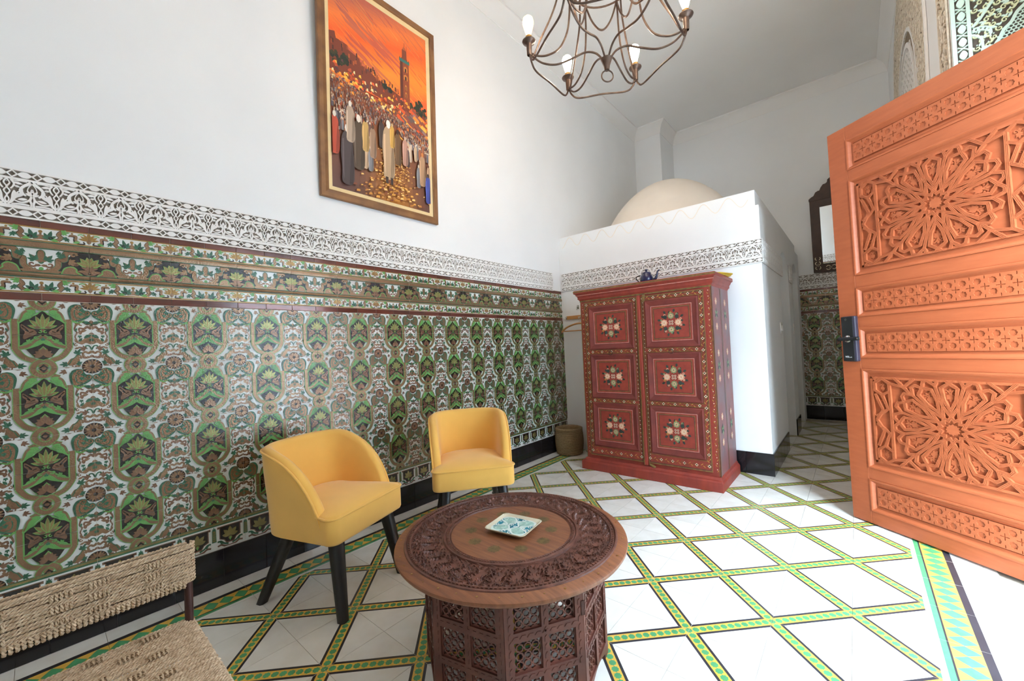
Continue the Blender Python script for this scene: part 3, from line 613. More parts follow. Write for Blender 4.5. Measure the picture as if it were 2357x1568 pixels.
def side_mesh():
    b = MB(); h = wS / 2 - .001; rect = lambda x0, x1, z0, z1: [(x0, z0), (x1, z0), (x1, z1), (x0, z1)]
    arch = [(-.09, 0)] + [(-.09 + .18 * k / 12, .02 + .022 * sin(PI * k / 12)) for k in range(13)] + [(.09, 0)]
    outer = [(-h, 0)] + arch + [(h, 0), (h, .428), (-h, .428)]
    b.plate(outer, [rect(*x, *z) for x in XO for z in ZO], -.018, 0, 0, True)
    for x, y0, y1, vert in ((-.117, .15, .42, 1), (.117, .15, .42, 1), (0, .17, .4, 1)):      # carved chips on the stiles
        for k in range(int((y1 - y0) / .026)):
            z = y0 + .013 + .026 * k; b.prism([(x - .003, z - .010), (x + .003, z - .004), (x + .004, z + .010), (x - .002, z + .004)], 0, .0018, 0)
    for z in (.283, .16, .406):
        for k in range(9): x = -.1 + .025 * k; b.prism([(x - .010, z - .004), (x + .002, z - .005), (x + .010, z + .004), (x - .002, z + .005)], 0, .0018, 0)
    return b.mesh('side_frame', ['table_base'])
SF = side_mesh(); ap = .349 * cos(PI / 8)
for k in range(8):
    a = R(36 + 22.5 + 45 * k); s_ = put('side_frame', SF, tb, (ap * cos(a), ap * sin(a), 0), (R(90), 0, a + PI / 2))
    for x in XO:
        for z in ZO: put('lattice_panel', LAT, s_, ((x[0] + x[1]) / 2, (z[0] + z[1]) / 2, -.007))
    if k % 2 == 0:
        b = MB(); b.box(wS / 2 - .008, wS / 2 + .004, .30, .345, .0, .003); b.build('hinge', 'rust_metal', s_)
# ---------------------------------------------------------------- dish on the table
dish = thing('ceramic_dish', 'small square teal and white patterned ceramic dish on the carved table', 'dish', (1.531, -.994, TH + .002), (0, 0, R(9)))
def rq(a, b_, r, z, n=5):
    o = []
    for sx, sy, a0 in ((1, 1, 0), (-1, 1, 90), (-1, -1, 180), (1, -1, 270)):
        o += [(sx * (a - r) + r * cos(R(a0 + 90 * j / n)), sy * (b_ - r) + r * sin(R(a0 + 90 * j / n)), z) for j in range(n + 1)]
    return o
b = MB(); b.loft([rq(.05, .045, .01, 0), rq(.062, .056, .012, 0), rq(.085, .076, .016, .015), rq(.0885, .0795, .017, .0195), rq(.087, .078, .017, .021), rq(.081, .072, .015, .017), rq(.07, .061, .013, .012), rq(.03, .03, .01, .0115)], 0, True, True, (True, True)); b.build('dish_body', 'dish_rim', dish, sharp=70)
p = Pat(1, (-.0755, .0755, -.0665, .0665), .0128, 6e-5, 0, (0, 0))
p.add([(-.0755, -.0665), (.0755, -.0665), (.0755, .0665), (-.0755, .0665)], 0)
for sx, sy in ((1, 1), (-1, 1), (-1, -1), (1, -1)): p.blob([(sx * .01, sy * .01), (sx * .05, sy * .005), (sx * .068, sy * .03), (sx * .055, sy * .058), (sx * .02, sy * .055), (sx * .004, sy * .04)], 1)
for sx, sy in ((1, 0), (-1, 0), (0, 1), (0, -1)):
    p.blob([(sx * .074 - sy * .04, sy * .065 + sx * .04), (sx * .05, sy * .045), (sx * .074 + sy * .04, sy * .065 - sx * .04)], 2); p.curl(sx * .064 - sy * .014, sy * .056 + sx * .014, .009, 0, 1, .004, 0); p.curl(sx * .064 + sy * .014, sy * .056 - sx * .014, .009, 90, 1, .004, 0)
p.blob([(.028, 0), (.012, .012), (0, .026), (-.012, .012), (-.028, 0), (-.012, -.012), (0, -.026), (.012, -.012)], 2); p.curl(.008, .006, .007, 0, 1, .004, 0); p.curl(-.008, -.006, .007, 180, 1, .004, 0)
p.stroke([(.062, .055), (.03, .06), (.005, .03), (.02, 0), (.005, -.03), (.03, -.06), (.062, -.055), (.072, -.03), (.03, 0), (.072, .03)], .0065, 0, n=6, closed=True); p.stroke([(-.062, .055), (-.03, .06), (-.005, .03), (-.02, 0), (-.005, -.03), (-.03, -.06), (-.062, -.055), (-.072, -.03), (-.03, 0), (-.072, .03)], .0065, 0, n=6, closed=True)
for k in range(26):
    x, y = (rnd.random() - .5) * .12, (rnd.random() - .5) * .1; p.leaf(x, y, rnd.random() * 360, .013, .003, 0)
p.build('glazed_pattern', ['dish_glaze', 'dish_pale', 'dish_teal'], dish)
# ---------------------------------------------------------------- rope chair
rc = thing('rope_chair', 'low woven seagrass rope chair with dark metal frame in the near corner', 'chair', (1.06, -1.905, 0))
for x, z1 in ((0, .63), (.45, .41)):
    for y in (0, -.56): b = MB(); b.tube([(x, y, 0), (x, y, z1)], .0105, 0, 10); b.build('frame_post', 'rust_metal', rc)
for x0, y0, x1, y1, z in ((0, 0, .45, 0, .405), (0, -.56, .45, -.56, .405), (0, 0, 0, -.56, .405), (.45, 0, .45, -.56, .405), (0, 0, 0, -.56, .535), (0, 0, 0, -.56, .625)): b = MB(); b.tube([(x0, y0, z), (x1, y1, z)], .009, 0, 8); b.build('frame_rail', 'rust_metal', rc)
def rope(b, P, r, pitch=.017, seg=6, n=5, jit=.0):
    P = [Vector(p) for p in P]; L = [0]
    for a, c in zip(P, P[1:]): L.append(L[-1] + (c - a).length)
    N = max(4, int(L[-1] / pitch * seg)); ph = rnd.random() * 6; ctr = []
    k = 0
    for i in range(N + 1):
        d = L[-1] * i / N
        while k < len(P) - 2 and d > L[k + 1]: k += 1
        t = (d - L[k]) / (L[k + 1] - L[k]); ctr.append(P[k].lerp(P[k + 1], t))
    for o in (0, PI):
        path = []
        for i, c in enumerate(ctr):
            t = (ctr[min(N, i + 1)] - ctr[max(0, i - 1)]).normalized(); up = Vector((0, 0, 1)) if abs(t.z) < .8 else Vector((1, 0, 0)); x = t.cross(up).normalized(); y = x.cross(t)
            a = 2 * PI * i / seg + o + ph; path.append(c + r * .55 * (cos(a) * x + sin(a) * y))
        b.tube(path, r * .62, 0, n, cap=False)
def wob(P, k=.0012): return [(p[0] + rnd.uniform(-k, k), p[1], p[2] + rnd.uniform(-k, k)) for p in P]
b = MB()
for k in range(13):          # backrest: strands wrapped round both posts
    z = .533 + .0086 * k + rnd.uniform(-.0008, .0008); s_ = (.012, -.012)
    rope(b, wob([(.014, -.58 + .05 * j, z) for j in range(12)]) + [(.0145, -.008, z), (.010, .008, z), (0, .0145, z), (-.010, .008, z)], .0042)
    rope(b, wob([(-.014, -.58 + .1 * j, z) for j in range(6)] + [(-.013, .0, z)]), .0042)
b.build('woven_back', 'rope', rc)['kind'] = 'stuff'
b = MB()
for g in range(7):           # upright binding wraps, in staggered groups
    for j in range(5):
        y = -.06 - .085 * g - .008 * j - (.02 if g % 2 else 0)
        for z in ((.545, .558), (.575, .592), (.605, .622)): rope(b, [(.018, y, z[0]), (.0195, y, (z[0] + z[1]) / 2), (.018, y, z[1])], .0032, n=4)
for k in range(58):          # overcast lower edge
    y = -.012 - .0098 * k; rope(b, [(.015, y, .541), (.019, y + .001, .530), (.013, y + .001, .520), (0, y, .5165), (-.012, y, .524)], .0042, n=4)
b.build('back_binding', 'rope', rc)['kind'] = 'stuff'
b = MB()
for k in range(46):
    x = -.005 + .0101 * k; z = .418 + rnd.uniform(-.001, .001) - (.002 if k % 5 == 4 else 0)
    rope(b, [(x, -.58 + .056 * j, z + rnd.uniform(-.0012, .0012)) for j in range(10)] + [(x, -.008, z), (x, .006, z - .003), (x, .012, z - .012), (x, .006, z - .02)], .0043)
b.build('woven_seat', 'rope', rc)['kind'] = 'stuff'
b = MB()
for k in range(9):           # cross ties that leave dark gaps between groups of strands
    x = .02 + .0505 * k
    for g in range(5):
        for j in range(5):
            y = -.07 - .11 * g - .0085 * j - (.05 if k % 2 else 0)
            rope(b, [(x - .011, y, .4225), (x, y + .001, .4245), (x + .011, y, .4225)], .0034, n=4)
b.build('seat_binding', 'rope', rc)['kind'] = 'stuff'
# ---------------------------------------------------------------- painted wardrobe
wr = thing('wardrobe', 'antique red painted two-door wardrobe with flower bouquets on six panels', 'wardrobe', (.553, 1.133, 0))
BX0, BX1, FY, DP = .04, 1.19, .045, .58
b = MB(); b.box(0, 1.215, 0, DP, 0, .07); b.loft([[(x0, y0, z), (x1, y0, z), (x1, DP, z), (x0, DP, z)] for x0, x1, y0, z in ((0, 1.215, 0, .07), (.008, 1.207, .008, .082), (.02, 1.2, .022, .088), (.032, 1.196, .034, .105))], 0, True, False, (False, True)); b.build('plinth', 'w_red', wr, bevel=.004)
b = MB(); b.box(BX0, BX1, FY, DP, .1, 1.575); b.build('body', 'w_red', wr)
b = MB(); b.box(BX1, BX1 + .0015, FY + .006, DP - .002, .106, 1.572); b.build('side_paint', 'w_side', wr)
b = MB(); rings = []
for o, z in ((0, 1.57), (.004, 1.578), (.012, 1.59), (.018, 1.592), (.018, 1.612), (.026, 1.622), (.034, 1.64), (.046, 1.645), (.046, 1.668), (.043, 1.674)): rings.append([(BX0 - o, FY - o, z), (BX1 + o, FY - o, z), (BX1 + o, DP, z), (BX0 - o, DP, z)])
b.loft(rings, 0, True, False, (False, True)); b.build('cornice', 'w_red', wr, bevel=.002)
b = MB()
for o, z0, z1 in ((.0465, 1.655, 1.668), (.0035, 1.566, 1.58)): b.box(BX0 - o, BX1 + o, FY - o - .0008, FY - o + .01, z0, z1)
b.build('gilt_line', 'w_gold', wr)
b = MB(); b.box(BX0 - .03, BX1 + .03, FY - .0345, FY - .02, 1.624, 1.628); b.build('worn_line', 'w_pink', wr)
def frame_ring(p, x0, x1, z0, z1, w, m):
    H = 2.0
    for a in ((x0, x1, z0, z0 + w), (x0, x1, z1 - w, z1), (x0, x0 + w, z0, z1), (x1 - w, x1, z0, z1)): p.add([(a[0], H - a[2]), (a[1], H - a[2]), (a[1], H - a[3]), (a[0], H - a[3])], m)
WM = ['w_red', 'w_gold', 'w_pink', 'w_dark', 'w_leaf', 'w_sage', 'w_rose', 'w_cream', 'w_yellow', 'w_maroon']
def bouquet(p, x, z, s):
    v = 2.0 - z
    for k in range(16):
        a = 22.5 * k + 8; r = s * (.98 if k % 2 else .8); p.leaf(x + r * .78 * cos(R(a)), v - r * .78 * sin(R(a)), a, s * .26, s * .17, 4)
    for k, a in enumerate(range(20, 380, 36)): p.disc(x + s * .72 * cos(R(a)), v - s * .72 * sin(R(a)), s * .085, (6, 5, 8)[k % 3], n=8); p.disc(x + s * .72 * cos(R(a)), v - s * .72 * sin(R(a)), s * .035, 9, n=6)
    for dx, dz in ((.42, .42), (-.42, .42), (.42, -.42), (-.42, -.42)): p.disc(x + s * dx, v - s * dz, s * .15, 4, n=7)
    for dx, dz, r, m in ((0, .5, .25, 5), (0, -.5, .25, 5), (.5, 0, .27, 6), (-.5, 0, .27, 6)):
        cx_, cv = x + s * dx, v - s * dz
        p.add([(cx_ + a, cv + c) for a, c in star(s * r, s * r * .78, 8)], m); p.add([(cx_ + a, cv + c) for a, c in star(s * r * .62, s * r * .45, 7, .3)], 7 if m == 6 else 6); p.disc(cx_, cv, s * r * .3, 6 if m == 6 else 5, n=8)
    for dx, dz in ((.09, .09), (-.09, .09), (.09, -.09), (-.09, -.09)): p.disc(x + s * dx, v - s * dz, s * .075, 7, n=8); p.disc(x + s * dx, v - s * dz, s * .04, 9, n=6)
def vine(p, x0, z0, x1, z1, pitch=.088, big=True):
    L = math.hypot(x1 - x0, z1 - z0); n = max(1, round(L / pitch)); dx, dz = (x1 - x0) / n, (z1 - z0) / n; a0 = math.degrees(math.atan2(dz, dx))
    for k in range(n + 1):
        x, v = x0 + dx * k, 2.0 - z0 - dz * k
        if big:
            for j in range(4): p.disc(x + .0075 * cos(PI / 2 * j), v + .0075 * sin(PI / 2 * j), .0052, 7, n=6)
            p.disc(x, v, .0058, 3, n=6)
        else: p.disc(x, v, .0042, 7, n=6)
        if k < n:
            for j in range(5 if big else 1):
                t = (j + .8) / (5.6 if big else 1.6); xx, vv = x + dx * t, v - dz * t
                p.leaf(xx, vv, a0 + (38 if j % 2 else -38), .026 if big else .012, .006 if big else .005, 8 if j % 3 else 1)
RB = ((1.11, 1.51), (.665, 1.07), (.225, .63))
for x, xe in ((.065, BX0 + .001), (1.169, BX1 - .007)):
    p = Pat(1, (-.1, 1.4, 0, 2), 0, 2e-5, 0, (0, 2.0)); p.win = (0, 1.3, 0.2, 2.0); vine(p, x, .16, x, 1.54, .046, False)
    for k in range(34): p.leaf(x, 2 - (.14 + .0415 * k), 60 + 60 * (k % 2), .02, .005, 8)
    p.add([(xe, .43), (xe + .006, .43), (xe + .006, 1.89), (xe, 1.89)], 1); p.build('painted_stile', WM, wr, (0, FY - .0006, 0), FW)
def wardrobe_door(x0, x1, px, name):
    Y0 = FY - .016
    d = MB(); d.box(x0, x1, Y0, FY - .0007, .135, 1.555); d = d.build('wardrobe_door', 'w_red', wr, bevel=.002)
    q = Pat(1, (0, 1.3, 0, 2), 0, 2e-5, 0, (0, 2.0)); frame_ring(q, x0 + .003, x1 - .003, .138, 1.552, .008, 1); frame_ring(q, x0 + .013, x1 - .013, .148, 1.542, .004, 3)
    lo, hi = (x0 + px[0]) / 2 + .004, (x1 + px[1]) / 2 - .004; out_left = px[0] - x0 > x1 - px[1]
    vine(q, lo, .18, lo, 1.53, .088 if out_left else .035, out_left); vine(q, hi, .18, hi, 1.53, .035 if out_left else .088, not out_left)
    vine(q, lo, 1.53, hi, 1.53, .1); vine(q, lo, .183, hi, .183, .1)
    for zz in (1.09, .6475): vine(q, px[0] + .03, zz, px[1] - .03, zz, .1)
    for z0, z1 in RB: frame_ring(q, px[0] - .006, px[1] + .006, z0 - .006, z1 + .006, .004, 1)
    q.build('vine_painting', WM, d, (0, Y0 - .0006, 0), FW)
    for z0, z1 in RB:         # moulded panel: bevel ring, pink line, gold line, bouquet
        m = MB(); X0, X1 = px
        def rg(i, y): return [(X0 + i, Y0 - y, z0 + i), (X1 - i, Y0 - y, z0 + i), (X1 - i, Y0 - y, z1 - i), (X0 + i, Y0 - y, z1 - i)]
        m.loft([rg(0, 0), rg(.004, .010), (rg(.014, .013)), rg(.022, .010), rg(.044, .004), rg(.05, .004), rg(.052, .001)], 0, True, False, (False, True)); pn = m.build('door_panel', 'w_maroon', d)
        q = Pat(1, (0, 1.3, 0, 2), 0, 2e-5, 0, (0, 2.0)); i = .0535; q.add([(X0 + i, 2 - z0 - i), (X1 - i, 2 - z0 - i), (X1 - i, 2 - z1 + i), (X0 + i, 2 - z1 + i)], 0)
        frame_ring(q, X0 + i, X1 - i, z0 + i, z1 - i, .004, 2); frame_ring(q, X0 + .07, X1 - .07, z0 + .068, z1 - .068, .006, 1); frame_ring(q, X0 + .077, X1 - .077, z0 + .075, z1 - .075, .003, 3)
        bouquet(q, (X0 + X1) / 2, (z0 + z1) / 2, .112); q.build('bouquet_painting', WM, pn, (0, Y0 - .0016, 0), FW)
    rx = (px[0] + px[1]) / 2 - .01; r_ = MB(); r_.tube([(rx + .017 * cos(2 * PI * k / 20), Y0 - .012, 1.075 + .017 * sin(2 * PI * k / 20)) for k in range(20)], .0025, 0, 6, True); r_.tube([(rx, Y0, 1.092), (rx, Y0 - .014, 1.092)], .004, 0, 6); r_.build('ring_pull', 'rust_metal', d)
    return d
wardrobe_door(.088, .602, (.132, .57), 'l'); wardrobe_door(.636, 1.143, (.668, 1.102), 'r')
b = MB(); b.box(.604, .634, FY - .03, FY, .12, 1.56); b.build('centre_batten', 'w_red', wr, bevel=.006)
b = MB(); b.box(.6035, .609, FY - .0305, FY - .02, .12, 1.56); b.build('batten_edge', 'w_gold', wr)
b = MB(); b.box(-.012, .012, -.01, .0, -.035, .03); b.build('turn_latch', 'w_gold', wr, (.665, FY - .016, 1.535), (0, R(6), 0), bevel=.004)
b = MB(); b.box(-.03, .03, -.012, .0, -.011, .011); b.build('turn_latch', 'w_gold', wr, (.665, FY - .004, .118), (0, R(28), 0), bevel=.005)
p = Pat(1, (0, 1, 0, 2), 0, 2e-5, 0, (0, 2.0)); p.win = (.0, .55, .42, 1.9)
for z in (1.36, .95, .45):
    for x in (.12, .40):
        for dz in (-.1, .1):
            for k in range(8): p.leaf(x, 2 - z - dz, 45 * k, .034, .02, 6)
            p.disc(x, 2 - z - dz, .014, 7)
        for k in range(6): p.leaf(x, 2 - z, 60 * k + 30, .05, .02, 4 if k % 2 else 5)
for x in (.0, .255): p.add([(x, .43), (x + .012, .43), (x + .012, 1.9), (x, 1.9)], 1)
p.build('side_flowers', WM, wr, (BX1 + .0022, FY, 0), LW)
# ---------------------------------------------------------------- things on the wardrobe
tp = thing('teapot', 'small dark blue enamel teapot on top of the red wardrobe', 'teapot', (1.215, 1.26, 1.674), (0, 0, R(8)))
b = MB(); b.lathe([(.0, 0), (.044, .0), (.052, .006), (.056, .022), (.054, .045), (.046, .068), (.04, .076), (.04, .08)], 28); b.build('pot_body', 'enamel_blue', tp, sharp=60)
b = MB(); b.lathe([(.041, .08), (.04, .084), (.03, .093), (.012, .099), (.007, .103), (.012, .11), (.012, .117), (.0, .12)], 24); b.build('lid', 'enamel_blue', tp, sharp=60)
b = MB(); b.tube(crv([(.045, 0, .02), (.075, 0, .03), (.088, 0, .06), (.095, 0, .088), (.112, 0, .1)], 6), [.016 - .011 * (k / 24) ** .7 for k in range(25)], 0, 10); b.build('spout', 'enamel_blue', tp)
b = MB(); b.tube(crv([(-.05, 0, .07), (-.07, 0, .068), (-.085, 0, .06), (-.088, 0, .045), (-.07, 0, .02), (-.055, 0, .006)], 6), .0045, 0, 8); b.build('handle', 'enamel_black', tp)
yc = MB(); q = [(-.12, -.18), (.02, -.2), (.075, -.02), (.085, .06), (.04, .12), (-.06, .1), (-.13, .02)]
yc.prism(crv(q, 5, True), 0, .006, 0, True, True); yc.prism(crv([(x * .85 + .012, y * .8 + .05) for x, y in q], 5, True), .014, .022, 0, True, True)
i = yc.idx([(.05, -.02, .006), (.085, .06, .006), (.06, .07, .014), (.04, .0, .014)]); yc.face(i, 0)
tag(yc.build('yellow_cloth', 'yellow_cloth', None, (1.73, 1.47, 1.675), (0, 0, R(-6)), bevel=.002), 'flat folded yellow cloth poking over the right top edge of wardrobe', 'cloth')
# ---------------------------------------------------------------- basket, hanger
bk = thing('basket', 'round coiled straw basket on the floor between tiled wall and wardrobe', 'basket', (.165, 1.535, 0))
b = MB(); prof = [(.0, .004), (.118, .004)]
for k in range(15):
    z0 = .005 + .0182 * k; r = .126 + .018 * math.sin(PI * min(1, (k + 1.5) / 14) * .8)
    for j in range(5): prof.append((r + .0075 * sin(PI * j / 4), z0 + .0182 * j / 4))
prof += [(r - .006, .281), (r - .014, .278), (r - .02, .26), (.12, .02), (0, .015)]
b.lathe(prof, 56); b.build('coiled_wall', 'basket', bk, sharp=80)
b = MB()
for k in range(15):
    z0 = .014 + .0182 * k; r = .1335 + .018 * math.sin(PI * min(1, (k + 1.5) / 14) * .8)
    for j in range(60):
        a = 2 * PI * (j + .5 * (k % 2)) / 60; M = Matrix.Translation((r * cos(a), r * sin(a), z0)) @ Matrix.Rotation(a, 4, 'Z') @ Matrix.Rotation(R(25), 4, 'X'); b.box(-.001, .0012, -.0022, .0022, -.0075, .0075, 0, M)
b.build('stitching', 'basket', bk)['kind'] = 'stuff'
rk = thing('coat_rack', 'wooden wall rail with metal hook, half hidden behind the wardrobe', 'coat rack', (.07, HY, 1.475))
b = MB(); b.box(0, .46, -.02, 0, -.02, .02); b.build('rail_board', 'hanger_wood', rk, bevel=.004)
for x in (.006, .2, .4):
    b = MB(); b.box(x - .008, x + .008, -.024, -.02, -.016, .016); b.tube(crv([(x, -.024, .008), (x, -.06, -.004), (x, -.078, -.02), (x, -.084, -.012), (x, -.086, .0)], 5), .0034, 0, 8); b.build('rail_hook', 'chrome', rk)
b = MB(); b.box(-.012, .012, -.004, 0, -.02, .02); b.tube(crv([(0, -.004, .01), (0, -.03, .004), (0, -.036, -.02), (0, -.028, -.032), (0, -.018, -.028)], 5), .0028, 0, 8)
tag(b.build('coat_hook', 'chrome', None, (.222, HY, 1.585)), 'small single metal hook on the white wall above the wooden rail', 'hook')
hg = thing('coat_hanger', 'wooden coat hanger hanging from the rail beside the wardrobe', 'hanger', (.27, HY - .075, 1.43), (0, 0, 0))
b = MB(); b.tube(crv([(.0, 0, -.006), (.010, 0, .006), (.0, 0, .014), (-.010, 0, .006), (-.008, 0, -.008), (0, 0, -.02), (0, 0, -.03)], 5), .002, 0, 8); b.build('hanger_hook', 'chrome', hg)
b = MB(); b.tube(crv([(-.226, -.004, -.115), (-.15, 0, -.062), (0, 0, -.03), (.15, 0, -.062), (.226, -.004, -.115)], 6), .014, 0, 10, flat=.7); b.build('hanger_arm', 'hanger_wood', hg)
b = MB(); b.tube([(-.2, 0, -.108), (.2, 0, -.108)], .006, 0, 8); b.build('hanger_bar', 'hanger_wood', hg)
# ---------------------------------------------------------------- painting
pa = thing('painting', 'framed oil painting of a crowded market and minaret under an orange sunset', 'painting')
pa.matrix_world = Matrix.Translation((.004, -.516, 2.196)) @ Matrix.Rotation(.0258, 4, 'Y') @ Matrix.Rotation(R(90), 4, 'Z') @ Matrix.Rotation(R(90), 4, 'X')
PW, PH_ = .475, 1.545
def mitred(b, x, y0, y1, prof, m=0):     # prof: (inset, z) swept round a rectangle
    b.loft([[(-x + i, y0 + i, z), (x - i, y0 + i, z), (x - i, y1 - i, z), (-x + i, y1 - i, z)] for i, z in prof], m, True, False)
for k, (q0, q1) in enumerate((((-PW, 0), (PW, 0)), ((PW, 0), (PW, PH_)), ((PW, PH_), (-PW, PH_)), ((-PW, PH_), (-PW, 0)))):   # four mitred frame sides
    b = MB(); cx, cy = 0, PH_ / 2
    def ins(p, i): return (p[0] - math.copysign(i, p[0]), p[1] + (i if p[1] < cy else -i))
    prof = [(0, 0), (0, .022), (.004, .026), (.03, .024), (.044, .03), (.05, .028), (.05, .004)]
    b.loft([[(*ins(p, i), z) for i, z in prof] for p in (q0, q1)], 0, False, False); b.build('frame_side', 'frame_wood', pa)
b = MB(); mitred(b, PW, 0, PH_, [(.05, .02), (.078, .014), (.08, .012)]); b.build('liner', 'frame_cream', pa)
cvs = MB(); cols = []; CW, C0, C1 = PW - .08, .08, PH_ - .08; zc = [.0125]
def cp(s, t): return (-CW + 2 * CW * s, C0 + (C1 - C0) * t)
def pc(pts, c, st=True):
    if st: zc[0] += 2e-6
    P = clip([cp(*p) for p in pts], -CW, CW, C0, C1); P = dedupe(P)
    if len(P) > 2:
        if area2(P) < 0: P = P[::-1]
        cvs.face(cvs.idx([(a[0], a[1], zc[0]) for a in P])); cols.append(c)
def mixc(a, b_, t): t = max(0, min(1, t)); return tuple(x + (y - x) * t for x, y in zip(a, b_))
def hx(h): return lin(h)
SKYS = [(.56, 'e8622a'), (.62, 'f6862a'), (.68, 'f98e2c'), (.75, 'f57a28'), (.82, 'ee5f22'), (.9, 'f07a33'), (1.0, 'b8604a')]
def sky(s, t):
    t2 = t + .14 * (s - .5) * -1
    for (a, c), (b_, d) in zip(SKYS, SKYS[1:]):
        if t2 <= b_: return mixc(hx(c), hx(d), (t2 - a) / (b_ - a))
    return hx(SKYS[-1][1])
for i in range(24):
    for j in range(30):
        s0, s1, t0, t1 = i / 24, (i + 1) / 24, .52 + .48 * j / 30, .52 + .48 * (j + 1) / 30; pc([(s0, t0), (s1, t0), (s1, t1), (s0, t1)], sky((s0 + s1) / 2, (t0 + t1) / 2), False)
for i in range(20):
    for j in range(30):
        s0, s1, t0, t1 = i / 20, (i + 1) / 20, .53 * j / 30, .53 * (j + 1) / 30; s_, t_ = (s0 + s1) / 2, (t0 + t1) / 2
        c = mixc(hx('5a3a34'), hx('8a4a2c'), t_ / .5); g = math.exp(-((s_ - .55 - .2 * (.25 - t_)) / .22) ** 2) * (1 - t_ / .45); c = mixc(c, hx('c07a26'), max(0, g) * .9); pc([(s0, t0), (s1, t0), (s1, t1), (s0, t1)], c, False)
for k in range(150):       # sky strokes, drifting down to the right
    s_, t_ = rnd.random() * 1.1 - .05, .62 + .4 * rnd.random(); l, w = .08 + .14 * rnd.random(), .004 + .008 * rnd.random(); c = sky(s_, t_); q = rnd.random()
    c = mixc(c, hx(('8d4a50', 'ffb04a', 'd64a1c')[int(q * 3)]), .12 + .25 * rnd.random()); pc([(s_, t_), (s_ + l, t_ - l * .32), (s_ + l * 1.05, t_ - l * .34 - w), (s_ + .02, t_ - w)], c)
for k in range(26): s_, t_ = .0 + .5 * rnd.random(), .9 - .28 * rnd.random(); pc([(s_, t_), (s_ + .2, t_ - .05), (s_ + .26, t_ - .075), (s_ + .05, t_ - .03)], mixc(sky(s_, t_), hx('8a4550'), .45))
bld = [(0, .74), (.05, .75), (.06, .72), (.16, .715), (.17, .695), (.27, .68), (.28, .655), (.36, .645), (.42, .63), (.55, .615), (.66, .6), (.78, .58), (1, .56)]
pc(bld + [(1, .5), (0, .56)], hx('7a3722'))
for k in range(60): s_ = rnd.random() * .66; t_ = .60 + (.12 - .16 * s_) * rnd.random(); w = .012; pc([(s_, t_), (s_ + w, t_), (s_ + w, t_ + .02), (s_, t_ + .02)], hx(rnd.choice(['5a2a20', '9a4a28', 'b45a2a', '46241f'])))
for s_, t_, r in ((.03, .63, .06), (.1, .62, .045), (.14, .64, .035), (.9, .585, .055), (.94, .57, .06), (.87, .565, .05), (.52, .605, .018), (.57, .6, .015), (.8, .57, .02)):
    for k in range(14): a = rnd.random() * 6.28; q = r * rnd.random(); pc([(s_ + q * cos(a) + .018 * cos(j * 1.26), t_ + .6 * q * sin(a) + .012 * sin(j * 1.26)) for j in range(5)], hx(rnd.choice(['27321f', '1f2a22', '3a3a22'])))
# minaret
pc([(.685, .55), (.795, .55), (.79, .80), (.69, .80)], hx('8f4526')); pc([(.685, .55), (.72, .55), (.72, .80), (.69, .80)], hx('5f2c20')); pc([(.682, .795), (.798, .795), (.798, .812), (.682, .812)], hx('35706a'))
for k in range(6): pc([(.684 + .02 * k, .812), (.696 + .02 * k, .812), (.69 + .02 * k, .822)], hx('6a3324'))
pc([(.713, .812), (.768, .812), (.766, .865), (.715, .865)], hx('7e3d24')); pc([(.718, .865), (.763, .865), (.752, .878), (.74, .884), (.728, .878)], hx('b0592e')); pc([(.738, .884), (.743, .884), (.742, .905), (.739, .905)], hx('3a241d')); pc([(.765, .868), (.768, .868), (.768, .895), (.765, .895)], hx('3a241d'))
for t_, w in ((.76, .04), (.715, .045), (.66, .02), (.62, .02)):
    pc([(.752 - w / 2, t_ - .014), (.752 + w / 2, t_ - .014), (.752 + w / 2, t_ + .01), (.752, t_ + .018), (.752 - w / 2, t_ + .01)], hx('c87a35')); pc([(.752 - w / 5, t_ - .014), (.752 + w / 5, t_ - .014), (.752 + w / 5, t_ + .006), (.752 - w / 5, t_ + .006)], hx('3c2019'))
